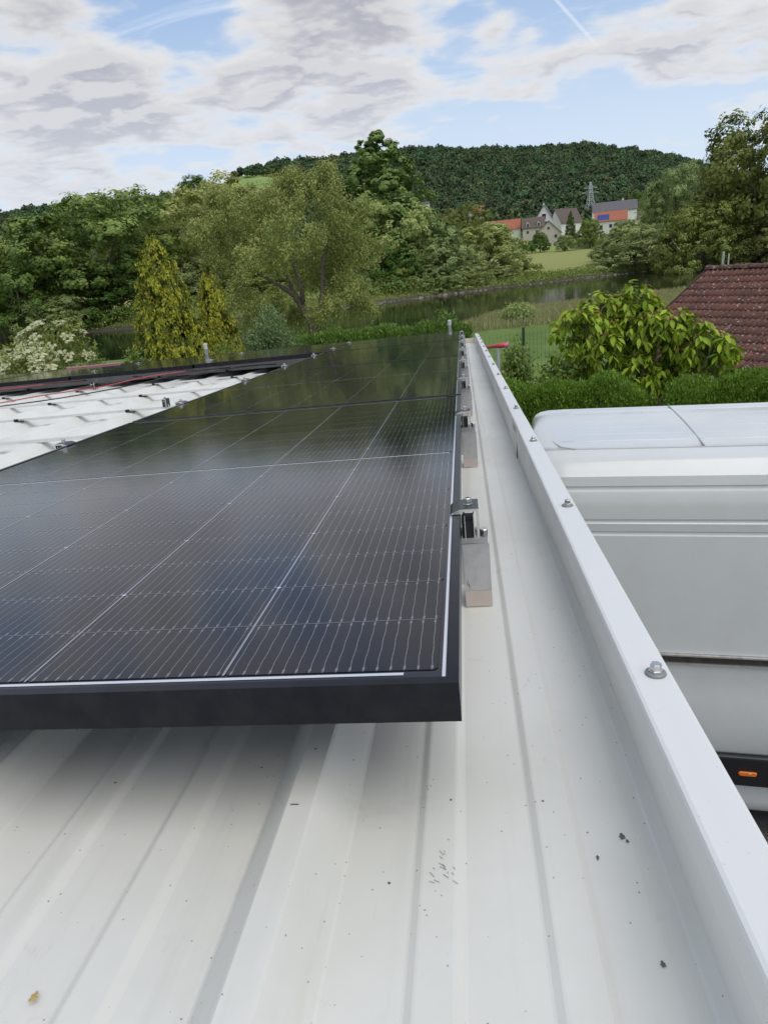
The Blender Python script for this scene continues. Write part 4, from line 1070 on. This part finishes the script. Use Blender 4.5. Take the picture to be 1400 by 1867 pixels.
def t_post():
    a = sight(907, 631, 8.6)
    t = thing('taped_post', 'grey post with a red and pink wrapped crossbar right of the flashing', 'post', (a[0], a[1], 0), -.1)
    MB().tube([(0, 0, 0), (0, 0, a[2])], .022, 10).build('post', mat('grey_post', (.42, .44, .44), .5), t)
    M_tape = mat('red_pink_tape', (.5, .08, .12), .5); g, p = gm(M_tape); x = g.sep(objco(g))[0]
    n = g.ramp(g.noise(objco(g), 9, 2, .5), .42, .55)
    g.put(p.inputs['Base Color'], g.mix(n, (.55, .20, .34, 1), (.58, .05, .08, 1)))
    MB().tube([(-.17, 0, a[2]-.012), (-.02, 0, a[2]), (-.015, 0, a[2]), (.135, 0, a[2]+.012)], [.018, .020, .029, .031], 10).build('crossbar', M_tape, t, smooth=True)
t_post()

# ------------------------------------------------------------------ the carport roof, in its own sloping frame
RM = Matrix([[*ROOF_R[0], ROOF_T[0]], [*ROOF_R[1], ROOF_T[1]], [*ROOF_R[2], ROOF_T[2]], [0, 0, 0, 1]])
PAN, CROWN = -.150, -.115
carport = thing('carport', 'white carport roof of ribbed metal sheets under the solar panels', 'roof', mat=RM)
Y0, Y1 = -1.15, 7.12
def profile():
    """one 333 mm module starting at a rib centre"""
    return [(0, CROWN), (.011, CROWN), (.0135, CROWN-.002), (.0405, PAN+.0012), (.043, PAN),
            (.097, PAN), (.099, PAN+.0005), (.1045, PAN+.0038), (.1065, PAN+.0042), (.1305, PAN+.0042), (.1325, PAN+.0038), (.1385, PAN+.0005), (.1405, PAN),
            (.1935, PAN), (.1955, PAN+.0005), (.2010, PAN+.0038), (.2030, PAN+.0042), (.2270, PAN+.0042), (.2290, PAN+.0038), (.2350, PAN+.0005), (.2370, PAN),
            (.290, PAN), (.2925, PAN+.0012), (.3195, CROWN-.002), (.322, CROWN)]
RIB0 = -.144
def sheet(x_start, modules, name='roof_sheet', lift=0.0, x_end=None):
    pts = []
    for k in range(modules):
        for (x, z) in profile(): pts.append((x_start+k*.333+x, z+lift))
    pts.append((x_start+modules*.333+.011, CROWN+lift))
    pts += [(x_start+modules*.333+.0135, CROWN-.002+lift), (x_start+modules*.333+.0405, PAN+.0012+lift)]
    if x_end is not None: pts = [q for q in pts if q[0] <= x_end]
    ys = np.linspace(Y0, Y1, 34); V = []
    for j, y in enumerate(ys):
        for (x, z) in pts: V.append((x, y, z + .0006*math.sin(y*2.3+x*9)))
    n = len(pts); F = [(j*n+i, j*n+i+1, (j+1)*n+i+1, (j+1)*n+i) for j in range(len(ys)-1) for i in range(n-1)]
    me = bpy.data.meshes.new(name); me.from_pydata(V, [], F); me.materials.append(M_sheet); me.update()
    o = add_mesh(name, me, carport)
    s = o.modifiers.new('thickness', 'SOLIDIFY'); s.thickness = .0008; s.offset = -1
    return o
sheet(RIB0-.333, 2, x_end=.19)
for k in range(6): sheet(RIB0-.333-1.0*(k+1)+.001, 3, lift=-.0016-.0001*k)
# far end trim, gutter and edge, beams, posts
MB().box(-6.6, .16, Y1-.10, Y1+.02, PAN-.06, PAN-.02).box(-.0, .148, Y1+.004, Y1+.016, PAN-.02, PAN+.055).build('end_trim', varied('cream_trim', (.66, .60, .48), (.60, .55, .44), 5, .5), carport)
MB().box(-6.6, .16, Y0, Y1-.11, PAN-.075, PAN-.012).build('insulation_core', mat('white_underside', (.55, .55, .53), .7), carport)
M_post = varied('painted_steel', (.35, .36, .36), (.30, .31, .31), 5, .5)
for y in (.3, 3.4, 6.7):
    MB().box(-6.5, .12, y-.06, y+.06, PAN-.24, PAN-.078).build('beam', M_post, carport)
for x in (-6.3, -3.2, -.05):
    for y in (.3, 6.7): MB().box(x-.06, x+.06, y-.0601, y+.0601, -3.6, PAN-.242).build('post', M_post, carport)
# edge flashing in overlapping lengths
hexs = MB(); hexs.lathe([(.0085, 0), (.0085, .0018), (.0060, .0030)], 16)
hexs.lathe([(.0052, .003), (.0052, .0078), (.0045, .0088)], 6)
washer_me = MB().lathe([(.0088, 0.0), (.0092, .0008), (.0088, .0022), (.006, .0032)], 18).mesh('washer', mat('washer_grey', (.25, .26, .26), .55, .3), True)
bolt_me = MB().lathe([(.0062, .0032), (.0066, .0040), (.0062, .0046), (.0050, .0048), (.0050, .0098), (.0043, .0108)], 6).mesh('screw', M_steel)
segs = [(-1.15, 1.52, .1505, .0), (1.395, 4.72, .1468, -.0012), (4.595, 7.14, .1440, -.0024)]
bolts_y = [-.44, .087, .607, 1.147, 1.673, 2.184, 2.71, 3.235, 3.76, 4.28, 4.80, 5.33, 5.85, 6.38, 6.90]
for (ya, yb, xb, dz) in segs:
    ys = np.linspace(ya, yb, 26); V, F = [], []
    top = -.050+dz
    for y in ys:
        s_ = min(1, (y-ya)/(yb-.12-ya)); bow = .006*math.sin(s_*math.pi) + .0015*math.sin(y*4.1)
        prof = [(xb+.008+bow, PAN+.0012), (xb+.0005+bow, PAN+.0016), (xb+.0+bow, PAN+.012), (.1475, top-.030), (.1475, top-.004), (.1487, top-.0012), (.1515, top), (.1815+dz*.1, top), (.1843, top-.0012), (.1856, top-.004), (.1858, top-.22)]
        V += [(x, y, z) for (x, z) in prof]
    n = 11
    F = [(j*n+i, j*n+i+1, (j+1)*n+i+1, (j+1)*n+i) for j in range(len(ys)-1) for i in range(n-1)]
    me = bpy.data.meshes.new('edge_flashing'); me.from_pydata(V, [], F); me.materials.append(M_flash); me.update()
    for p_ in me.polygons: p_.use_smooth = False
    fl = add_mesh('edge_flashing', me, carport); s = fl.modifiers.new('thickness', 'SOLIDIFY'); s.thickness = .0011; s.offset = -1
    for by in bolts_y:
        if ya+.02 < by <= yb-.11:
            w_ = link(bpy.data.objects.new('screw_washer', washer_me), fl); w_.location = (.1705, by, top); w_.scale = (1.0, 1.0, 1.0)
            b_ = link(bpy.data.objects.new('screw', bolt_me), fl); b_.location = (.1705, by, top); b_.rotation_euler = (0, 0, rng.uniform(0, 1))
# small marks on the sheet as on the photograph
def marks():
    m = MB()
    z = PAN+.0048
    for k in range(16):
        x = -.026+rng.uniform(-.008, .012); y = -.030+rng.uniform(-.022, .025); L = rng.uniform(.002, .007); a = rng.uniform(-.9, .3)-.6; w = .00022
        dx, dy = math.cos(a)*L, math.sin(a)*L
        m.quad((x, y, z), (x+dx, y+dy, z), (x+dx+w, y+dy+w*1.5, z), (x+w, y+w*1.5, z))
    tag(m.build('pencil_scribble', M_inkblack, carport))
    def blob(x, y, r, name, zz, c):
        b = MB(); n = 14
        pts = [(x+r*(1+.35*math.sin(3*k+x*99))*math.cos(2*math.pi*k/n), y+r*(1.5+.4*math.sin(5*k))*math.sin(2*math.pi*k/n), zz) for k in range(n)]
        b.add(pts+[(x, y, zz+.0006)], [(k, (k+1) % n, n) for k in range(n)]); return b.build(name, c, carport)
    M_dirt = mat('dark_dirt', (.12, .12, .12), .8); M_lf = mat('dry_leaf_bit', (.45, .33, .12), .7)
    blob(.1235, .002, .0022, 'dirt_spot', PAN+.0012, M_dirt); blob(.1265, -.003, .0012, 'dirt_spot', PAN+.0012, M_dirt); blob(.100, -.020, .0013, 'dirt_spot', PAN+.0012, M_dirt)
    blob(.125, -.110, .0016, 'dirt_spot', PAN+.0012, M_dirt)
    blob(-.300, -.150, .0026, 'dry_leaf', PAN+.0052, M_lf)
    MB().box(-.1515, -.1445, .0005, .0013, CROWN, CROWN+.0006).build('scratch', M_inkblack, carport)
marks()

# ------------------------------------------------------------------ mounting rails
RAILS = [.452, 1.335, 2.19, 3.05, 3.90, 4.82, 5.66, 6.57]
RT, RB = -.0375, -.113
rail_words = ['nearest to us, its silver end marked with a 4', 'second from us under the nearest panel', 'just beyond the first gap between panels', 'under the far half of the second panel',
              'just beyond the second gap between panels', 'under the far half of the third panel', 'under the front edge of the far row', 'last before the end of the roof']
for k, y in enumerate(RAILS):
    t = thing('mounting_rail', 'silver cross rail, '+rail_words[k], 'mounting rail', mat=RM @ Matrix.Translation((0, y, 0)), group='cross rails carrying the solar panels')
    xl = -1.19 if k < 6 else -6.35
    m = MB()
    # hollow profile: front web, back web, top with slot, bottom
    m.box(xl, .034, 0, .0022, RB, RT).box(xl, .037, .036, .0382, RB, RT)
    m.box(xl, .037, .0022, .014, RT-.0022, RT-.0002).box(xl, .037, .024, .036, RT-.0022, RT-.0002).box(xl, .037, .0022, .036, RB+.0002, RB+.0024).box(xl, .037, .0022, .036, -.078, -.0758)
    m.build('rail_profile', M_alu_face, t)
    if k < 6:
        lo_ = MB(); lo_.box(-6.35, xl-.002, .0, .040, RB, RB+.010).box(-6.35, xl-.002, .0, .004, RB+.010, RB+.013)
        lo_.build('low_strip', M_strip, t)
    f = MB(); f.box(.0, .0385, -.0018, -.0002, -.1225, -.050); f.build('end_plate', M_endplate, t)
    f = MB(); f.box(.0, .0385, -.0022, -.0002, -.1475, -.1228); f.build('end_flange', M_flange, t)
    xl = -6.3
    # black rubber seats on the ribs in the open bay
    for r in range(3, 19):
        if (r+k) % 2: continue
        x = RIB0-.333*r
        if x < xl: continue
        b = MB(); b.box(x-.024, x+.024, -.020, .0, CROWN+.0006, CROWN+.006).box(x-.024, x-.010, -.024, -.004, CROWN+.006, CROWN+.017)
        b.build('rubber_seat', M_rubber, t)
        MB().lathe([(.006, 0), (.006, .005), (.0045, .006)], 8, c=(x+.004, -.010, CROWN+.006)).build('rail_screw', M_steel, t)
# hand written 4 on the first rail end
f4 = MB(); z4 = -.117; yy = RAILS[0]-.0024
f4.tube([(.0052, yy, z4+.012), (.0032, yy, z4+.004), (.0070, yy, z4+.0036)], .0005, 4).tube([(.0062, yy, z4+.0065), (.0066, yy, z4-.003)], .0005, 4)
o4 = f4.build('handwritten_four', M_inkblack, None); o4.matrix_world = RM
bpy.data.objects['mounting_rail']  # first rail
o4.parent = bpy.data.objects['mounting_rail']; o4.matrix_parent_inverse = Matrix.Identity(4); o4.matrix_local = Matrix.Translation((0, -RAILS[0], 0))

# ------------------------------------------------------------------ solar panels
PL, PW, PH, GAP = 1.722, 1.134, .035, .020
LIP = .0105
def frame_meshes():
    out = []
    def bar(L, end=False):
        # bar along +y of length L, outer face at x=0, inner towards -x; mitred top lip
        m = MB(); t = .0016
        prof = [(0, 0), (0, -PH), (-.028, -PH), (-.028, -PH+t), (-t, -PH+t), (-t, -.0072), (-LIP, -.0072), (-LIP, -.0006), (-LIP+.0008, 0)]
        V = []
        for yb_, sgn in ((0, 1), (L, -1)):
            for (x, z) in prof: V.append((x, yb_ - sgn*x*1.0, z))
        n = len(prof)
        F = [(i, (i+1) % n, n+(i+1) % n, n+i) for i in range(n)] + [tuple(range(n-1, -1, -1)), tuple(range(n, 2*n))]
        m.add(V, F); return m.mesh('frame_side', M_black_al)
    return bar(PL), bar(PW)
FB_L, FB_W = frame_meshes()
CW, CH = .1835, .0926
def chamfer_cell(name, material, flip):
    c = .0032; x, y = CW/2-.0006, CH/2-.0004
    if flip: pts = [(-x, -y), (x, -y), (x, y-c), (x-c, y), (-x+c, y), (-x, y-c)]
    else: pts = [(-x+c, -y), (x-c, -y), (x, -y+c), (x, y), (-x, y), (-x, -y+c)]
    m = MB(); m.add([(a, b, 0) for a, b in pts], [tuple(range(6))]); return m.mesh(name, material)
cell_a, cell_b = chamfer_cell('solar_cell', M_cell, False), chamfer_cell('solar_cell', M_cell, True)
ZG = -.0020
def cell_pos():
    mx = (PW-6*CW)/2; out = []
    midgap = .010; total = 18*CH+midgap; my = (PL-total)/2
    for i in range(6):
        for j in range(18):
            y = my+(j+.5)*CH+(midgap if j >= 9 else 0)
            out.append((-(mx+(i+.5)*CW), y, j % 2 == 1))
    return out, my, midgap
CP, MY, MG = cell_pos()
M_gapgrey = mat('cell_gap_print', (.24, .25, .29), .12); M_white_strip = mat('white_strip_print', (.55, .57, .62), .12)
def solar_panel(label, x_off, y_off, near=False, tilt=(0, 0, 0)):
    t = thing('solar_module', label, 'solar panel', mat=RM @ Matrix.Translation((x_off, y_off, tilt[2])) @ Matrix.Rotation(tilt[0], 4, 'X') @ Matrix.Rotation(tilt[1], 4, 'Y'), group='black framed solar panels on the carport roof')
    for me, M in ((FB_L, Matrix.Identity(4)), (FB_L, Matrix.Translation((-PW, PL, 0)) @ Matrix.Rotation(math.pi, 4, 'Z')),
                  (FB_W, Matrix.Translation((0, PL, 0)) @ Matrix.Rotation(math.pi/2, 4, 'Z')), (FB_W, Matrix.Translation((-PW, 0, 0)) @ Matrix.Rotation(-math.pi/2, 4, 'Z'))):
        o = link(bpy.data.objects.new('frame_side', me), t); o.matrix_local = M
    b = MB(); b.box(-PW+.002, -.002, .002, PL-.002, ZG-.0045, ZG); b.build('back_sheet', M_back, t)
    # printed lines: middle strip, column gaps, border ribbons (each a little prouder)
    s = MB(); ym = PL/2
    s.quad((-PW+.022, ym-.0022, ZG+.0004), (-.022, ym-.0022, ZG+.0004), (-.022, ym+.0022, ZG+.0004), (-PW+.022, ym+.0022, ZG+.0004))
    s.build('middle_ribbon', M_ribbon, t)
    c = MB(); mx = (PW-6*CW)/2
    for i in range(1, 6):
        x = -(mx+i*CW); c.quad((x-.0011, MY, ZG+.0011), (x+.0011, MY, ZG+.0011), (x+.0011, PL-MY, ZG+.0011), (x-.0011, PL-MY, ZG+.0011))
    for j in range(1, 18):
        if j == 9: continue
        y = MY+j*CH+(MG if j > 9 else 0)
        c.quad((-PW+.02, y-.00035, ZG+.0010), (-.02, y-.00035, ZG+.0010), (-.02, y+.00035, ZG+.0010), (-PW+.02, y+.00035, ZG+.0010))
        for i in range(1, 6):
            x = -(mx+i*CW)
            if j % 2 == 0: c.add([(x-.0035, y, ZG+.0012), (x, y-.0022, ZG+.0012), (x+.0035, y, ZG+.0012), (x, y+.0022, ZG+.0012)], [(0, 1, 2, 3)], 1)
    c.build('cell_gap_lines', [M_gapgrey, M_white_strip], t)
    e = MB()
    for y in (LIP+.0055, PL-LIP-.0095): e.quad((-PW+.03, y, ZG+.0004), (-.045, y, ZG+.0004), (-.045, y+.0040, ZG+.0004), (-PW+.03, y+.0040, ZG+.0004))
    e.quad((-LIP-.0032, LIP, ZG+.0004), (-LIP-.0002, LIP, ZG+.0004), (-LIP-.0002, PL-LIP, ZG+.0004), (-LIP-.0032, PL-LIP, ZG+.0004))
    e.build('edge_ribbon', M_white_strip, t)
    if near:
        for (x, y, fl) in CP:
            o = link(bpy.data.objects.new('solar_cell', cell_b if fl else cell_a), t); o.location = (x, y, ZG+.0008)
    else:
        global CELLS_FAR
        if CELLS_FAR is None:
            m = MB()
            for (x, y, fl) in CP:
                m.quad((x-CW/2+.0006, y-CH/2+.0004, 0), (x+CW/2-.0006, y-CH/2+.0004, 0), (x+CW/2-.0006, y+CH/2-.0004, 0), (x-CW/2+.0006, y+CH/2-.0004, 0))
            CELLS_FAR = m.mesh('cells', M_cellfar)
        o = tag(link(bpy.data.objects.new('cells', CELLS_FAR), t), kind='stuff'); o.location = (0, 0, ZG+.0008)
    jb = MB()
    for x in (-.25, -.57, -.89): jb.box(x-.03, x+.03, PL/2-.05, PL/2+.05, -.024, ZG-.006)
    jb.build('junction_box', M_rubber, t)
    return t
CELLS_FAR = None
PIT = PL+GAP
solar_panel('nearest solar panel, its black front edge facing us and cells clearly visible', 0, 0, True)
solar_panel('second solar panel from us in the long right hand column', 0, PIT, tilt=(0, 0, 0))
solar_panel('third solar panel in the right hand column, between the second and the far row', 0, 2*PIT)
solar_panel('solar panel at the far right corner of the roof', 0, 3*PIT)
words = ['in the far row, next to the far right corner panel', 'in the far row, third counted from the right, behind it the steel post',
         'in the far row, left of the pinkish strip', 'in the far row at the left edge of the picture', 'in the far row, leftmost and mostly outside the picture']
for k in range(5):
    solar_panel('solar panel '+words[k], -(PW+GAP)*(k+1), 3*PIT, tilt=(0, 0, rng.uniform(-.002, .002)))

# ------------------------------------------------------------------ clamps
def clamp_meshes():
    m = MB(); w = .050
    # side view profile extruded along y: hook lip over the frame, top plate, outer leg
    prof = [(-.0135, .0008), (-.010, .0035), (.0, .0075), (.026, .0075), (.026, -.0365), (.0225, -.0365), (.0225, .0040), (.004, .0040), (.004, .0008)]
    for y in (0, w):
        for (x, z) in prof: m.v.append((x, y, z))
    n = len(prof)
    for i in range(n): m.f.append((i, n+i, n+(i+1) % n, (i+1) % n)); m.m.append(1)
    m.f.append(tuple(range(n))); m.m.append(0); m.f.append(tuple(range(2*n-1, n-1, -1))); m.m.append(0)
    body = m.mesh('clamp_body', [M_alu, M_clamp])
    c = MB(); c.box(.0015, .0185, .004, w-.004, -.0362, -.012).box(.0035, .0045, .002, w, -.034, .002)
    chan = c.mesh('rubber_channel', M_rubber)
    p = MB(); p.box(.0055, .0066, -.0006, w-.002, -.0365, -.002).box(.0180, .0192, -.0006, w-.002, -.0365, .001)
    plate = p.mesh('steel_plate', M_steel)
    b = MB().lathe([(.0065, .0077), (.0066, .0087), (.0058, .0092), (.0058, .0165), (.0052, .0172), (.0032, .0172), (.0030, .0128)], 18).mesh('clamp_bolt', M_steel, False)
    return body, chan, plate, b
CB = clamp_meshes()
def clamp(label, x, y, flip=False, group='clamps holding the solar panels', z=0.0):
    M = RM @ Matrix.Translation((x, y, z))
    if flip: M = M @ Matrix.Rotation(math.pi, 4, 'Z') @ Matrix.Translation((0, -.050, 0))
    t = thing('panel_clamp', label, 'clamp', mat=M, group=group)
    for nm, me in zip(('clamp_body', 'rubber_channel', 'steel_plate'), CB[:3]): link(bpy.data.objects.new(nm, me), t)
    o = link(bpy.data.objects.new('clamp_bolt', CB[3]), t); o.location = (.0115, .025, 0)
    # small nut beside the foot
    link(bpy.data.objects.new('side_nut', NUT), t)
    return t
NUT = MB().lathe([(.0055, -.0372), (.0055, -.0372+.010), (.0048, -.0372+.011)], 8, c=(.0315, .012, 0)).mesh('side_nut', M_steel, False)
cw = ['on the right edge of the nearest panel, large in the foreground', 'on the right edge of the nearest panel at its far end', 'on the right edge of the second panel, its near one', 'on the right edge of the second panel, its far one',
      'on the right edge of the third panel, its near one', 'on the right edge of the third panel, its far one', 'on the right edge of the corner panel, its near one', 'on the right edge of the corner panel, farthest of all']
for k, y in enumerate(RAILS): clamp('dark end clamp '+cw[k], 0, y-.018)
lw = ['', 'on the left edge of the nearest panel, flat beside the white roof', 'on the left edge of the second panel, its near one', 'on the left edge of the second panel, its far one', 'on the left edge of the third panel, its near one', 'on the left edge of the third panel, its far one']
for k in (1, 2, 3, 4, 5): clamp('dark end clamp '+lw[k], -PW, RAILS[k]-.018, True)
for kk in range(5):
    for j, k in enumerate((6, 7)):
        m_ = -(PW*(kk+1)+GAP*kk+GAP/2)
        t = thing('middle_clamp', ['near', 'far'][j]+' silver middle clamp on seam '+['left of the corner panel', 'right of the panel with the steel post behind', 'left of the panel with the steel post behind', 'beside the pinkish strip', 'at the left edge of the picture'][kk],
                  'clamp', mat=RM @ Matrix.Translation((m_, RAILS[k], 0)), group='middle clamps in the far row')
        MB().box(-.022, .022, -.025, .025, .0004, .0034).build('clamp_plate', M_alu, t)
        MB().lathe([(.0065, .0036), (.0065, .012), (.005, .013)], 10).tube([(0, 0, -.04), (0, 0, .0003)], .004, 6).build('clamp_bolt', M_steel, t)
# loose clamps waiting on the rails in the open bay
clamp('loose silver clamp on the open rail at the left edge of the picture', -1.80, RAILS[1]-.018, False, group='loose clamps on the open rails', z=-.066)
clamp('loose silver clamp on the open rail near the third panel', -1.62, RAILS[3]-.018, False, group='loose clamps on the open rails', z=-.066)
clamp('loose silver clamp on the open rail behind the cables', -3.02, RAILS[5]-.018, False, group='loose clamps on the open rails', z=-.066)

# cables on the sheets, pink strip behind
def cable(label, pts, r, m_, nm='solar_cable'):
    P = [Vector(p) for p in pts]; out = []
    for i in range(len(P)-1):
        a, b, c, d = P[max(i-1, 0)], P[i], P[i+1], P[min(i+2, len(P)-1)]
        for s_ in range(6):
            t = s_/6; out.append(.5*((2*b)+(-a+c)*t+(2*a-5*b+4*c-d)*t*t+(-a+3*b-3*c+d)*t**3))
    out.append(P[-1])
    o = MB().tube([tuple(q) for q in out], r, 6).build(nm, m_, None, smooth=True); o.matrix_world = RM
    return tag(o, label, 'cable', 'cables on the roof')
zc_ = CROWN+.006; RT = -.095
cable('red cable lying in a curve over the open rails at the left', [(-3.6, 4.2, zc_), (-3.25, 4.5, RT+.006), (-2.95, 4.83, RT+.006), (-2.7, 5.0, -.06), (-2.45, 5.15, -.05), (-2.2, 5.5, -.07)], .0045, M_red)
cable('black cable beside the red one over the open rails', [(-3.5, 4.0, zc_), (-3.0, 4.35, zc_), (-2.6, 4.84, RT+.006), (-2.3, 5.05, -.05), (-2.0, 5.3, -.06)], .0045, M_blackcable)
cable('black cable hanging from under the far row', [(-2.9, 5.3, -.06), (-2.4, 5.1, -.09), (-1.9, 5.25, -.06), (-1.6, 5.35, -.07)], .0045, M_blackcable)
cable('red cable running left under the far row', [(-5.0, 5.2, -.06), (-4.3, 5.05, -.05), (-3.8, 5.2, -.05), (-3.4, 5.4, -.06)], .0045, M_red)
ps = MB(); ps.box(-4.55, -3.9, 7.0, 7.05, -.01, .012); o = ps.build('pink_batten', mat('pink_foil', (.50, .22, .25), .5), None, bevel=.003); o.matrix_world = RM
tag(o, 'pinkish batten lying behind the far left panels', 'batten')

# ------------------------------------------------------------------ the white van parked beside the carport
def van():
    ang = D2R(-7.0)
    org = Vector((.34, 3.86, 0))
    t = thing('van', 'tall white delivery van with black rubbing strip and orange side lamp beside the carport', 'van', tuple(org), ang)
    M_van = mat('van_white_paint', (.62, .63, .62), .22, 0, .5, .5); g, p = gm(M_van)
    g.put(p.inputs['Base Color'], g.mix(g.ramp(g.noise(objco(g), 2.0, 5, .6), .4, .7, 0, .4), (.63, .64, .63, 1), (.53, .53, .51, 1)))
    p.inputs['Coat Roughness'].default_value = .12
    # near side profile (inset from the side plane, height); mirrored for the far side
    ZR = 2.885
    prof = [(.10, 0.3600), (.05, 0.4200), (.03, 0.5000), (.03, 0.6200), (.022, 0.6400), (.018, 0.9000), (.0, 0.9400), (-.004, 1.1762), (.0, 1.3290), (.012, 1.3878), (.010, 1.4700), (.010, 1.5720),
            (.014, 1.5750), (.015, 1.6350), (.011, 1.6380), (.018, 1.8700), (.030, 2.1200), (.046, 2.3500), (.052, 2.4150), (.066, 2.4220), (.070, 2.4350), (.060, 2.4420), (.060, 2.4900), (.072, 2.4980), (.076, 2.5100), (.066, 2.5170), (.072, 2.5900), (.085, 2.6700), (.092, 2.6850), (.112, 2.6920), (.116, 2.7050), (.108, 2.7150),
            (.120, 2.7700), (.145, 2.7950), (.185, 2.8400), (.235, 2.8650), (.29, 2.8780), (.305, 2.8860), (.318, 2.8820), (.50, ZR+.012), (.87, ZR+.018)]
    Wv = 1.74
    full = prof + [(Wv-a, z) for a, z in reversed(prof)]
    stations = [(0.0, .16, .10), (.012, .10, .06), (.035, .05, .03), (.07, .02, .012), (.13, .004, .003), (.25, 0, 0), (1.2, 0, 0), (2.4, 0, 0), (3.6, 0, 0), (4.9, 0, 0)]
    V, F = [], []; n = len(full)
    for (x, ins, dz) in stations:
        for (a, z) in full:
            aa = a + ins*(1-2*a/Wv) if True else a
            V.append((x, aa, z - dz*max(0, (z-1.0)/1.9)))
    # cab: roof falls to windscreen and bonnet
    for (x, zt) in [(5.2, .93), (5.7, .66), (6.0, .46), (6.3, .40)]:
        for (a, z) in full: V.append((x, a+.04*(1-2*a/Wv)*(x-4.9), .36+(z-.36)*zt))
    ns = len(stations)+4
    F = [(j*n+i, (j+1)*n+i, (j+1)*n+(i+1) % n, j*n+(i+1) % n) for j in range(ns-1) for i in range(n)]
    F += [tuple(range(n)), tuple(range(ns*n-1, (ns-1)*n-1, -1))]
    me = bpy.data.meshes.new('body'); me.from_pydata(V, [], F); me.materials.append(M_van)
    for p_ in me.polygons: p_.use_smooth = True
    me.update(); me.set_sharp_from_angle(angle=D2R(28))
    add_mesh('body', me, t)
    # roof swage across and panel outline
    M_seam = mat('grey_sealant', (.46, .47, .47), .5)
    for x in (1.02, 2.75):
        m = MB(); m.tube([(x+.02, .34, ZR+.005), (x+.01, .6, ZR+.0135), (x, .87, ZR+.018), (x-.01, 1.14, ZR+.0135), (x-.02, 1.40, ZR+.005)], .006, 6); m.build('roof_rib', M_seam if x < 2 else M_van, t, smooth=True)
    MB().tube([(.30, .318, ZR+.0), (2.0, .318, ZR+.001), (4.8, .318, ZR+.0)], .004, 5).build('roof_seam', M_seam, t)
    MB().tube([(.30, .318, ZR+.0), (.21, .37, ZR+.002), (.16, .48, ZR+.006), (.14, .93, ZR+.012)], .004, 5).build('roof_seam', M_seam, t)
    for yy in (.47, .62, .78, .96, 1.12, 1.27):
        zz_ = ZR+.012+.006*(1-abs(yy-.87)/.40)
        MB().tube([(.22, yy, zz_-.010), (.30, yy, zz_-.006), (.98, yy, zz_-.006), (1.0, yy, zz_-.010)], .008, 8).tube([(1.04, yy, zz_-.010), (1.07, yy, zz_-.006), (2.70, yy, zz_-.006), (2.72, yy, zz_-.010)], .008, 8).build('roof_swage', M_van, t, smooth=True)
    # sliding door rail
    M_dk = varied('rail_dark', (.05, .045, .04), (.10, .09, .08), 6, .4, .5)
    MB().box(.55, 3.1, -.004, .0095, 1.582, 1.626).build('sliding_rail', M_dk, t)
    MB().box(.55, 3.1, -.010, .0098, 1.626, 1.636).box(.55, 3.1, -.012, .0098, 1.572, 1.580).build('rail_lip', M_alu, t)
    MB().box(.25, 4.8, -.030, .020, .665, .905).build('rubbing_strip', mat('black_plastic', (.010, .010, .012), .38), t, bevel=.02, seg=3)
    # marker lamp
    M_or = mat('orange_lens', (.75, .17, .01), .12, 0, .5, .6)
    lamp = MB(); lx = 1.385; n_ = 10
    pts = [(lx+.042+.015*math.cos(-math.pi/2+math.pi*k/n_), .78+.015*math.sin(-math.pi/2+math.pi*k/n_)) for k in range(n_+1)] + [(lx-.042+.015*math.cos(math.pi/2+math.pi*k/n_), .78+.015*math.sin(math.pi/2+math.pi*k/n_)) for k in range(n_+1)]
    m_ = len(pts); lamp.add([(x, -.032, z) for x, z in pts]+[(x*.9+lx*.1, -.044, .78+(z-.78)*.75) for x, z in pts], [(i, (i+1) % m_, m_+(i+1) % m_, m_+i) for i in range(m_)]+[tuple(range(m_, 2*m_))])
    lp = lamp.build('side_marker_lamp', M_or, t)
    MB().box(lx+.002, lx+.02, -.0465, -.0442, .787, .794).build('painted_glint', mat('lens_glint', (.9, .6, .3), .1), lp)  # pale chip standing in for a highlight on the lens, painted not reflected
    # wheels
    for (x, yy) in ((1.0, .02), (4.6, .02), (1.0, 1.62), (4.6, 1.62)):
        w = MB(); 
        ringv = []
        for (r, dy) in [(.18, .02), (.24, 0), (.33, 0), (.355, .03), (.355, .19), (.33, .22), (.2, .22)]:
            ringv.append((r, dy))
        b0 = 0; nn = 20; wv_ = []
        for (r, dy) in ringv:
            for k in range(nn): wv_.append((x+r*math.cos(2*math.pi*k/nn), yy+dy, .355+r*math.sin(2*math.pi*k/nn)))
        wf = [(i*nn+k, i*nn+(k+1) % nn, (i+1)*nn+(k+1) % nn, (i+1)*nn+k) for i in range(len(ringv)-1) for k in range(nn)]+[tuple(range(nn))]
        w.add(wv_, wf); wo_ = w.build('wheel', M_rubber, t, smooth=False)
        MB().add([(x+.17*math.cos(2*math.pi*k/16), yy+.012, .355+.17*math.sin(2*math.pi*k/16)) for k in range(16)], [tuple(range(16))]).build('rim', M_steel, wo_)
    # dark underbody
    MB().box(.2, 6.1, .2, 1.66, .22, .40).build('underbody', M_rubber, t)
    for yy in (.10, Wv-.22): MB().box(-.012, .03, yy, yy+.12, 1.0, 1.5).build('tail_lamp', mat('red_lens', (.5, .02, .02), .15), t)
van()
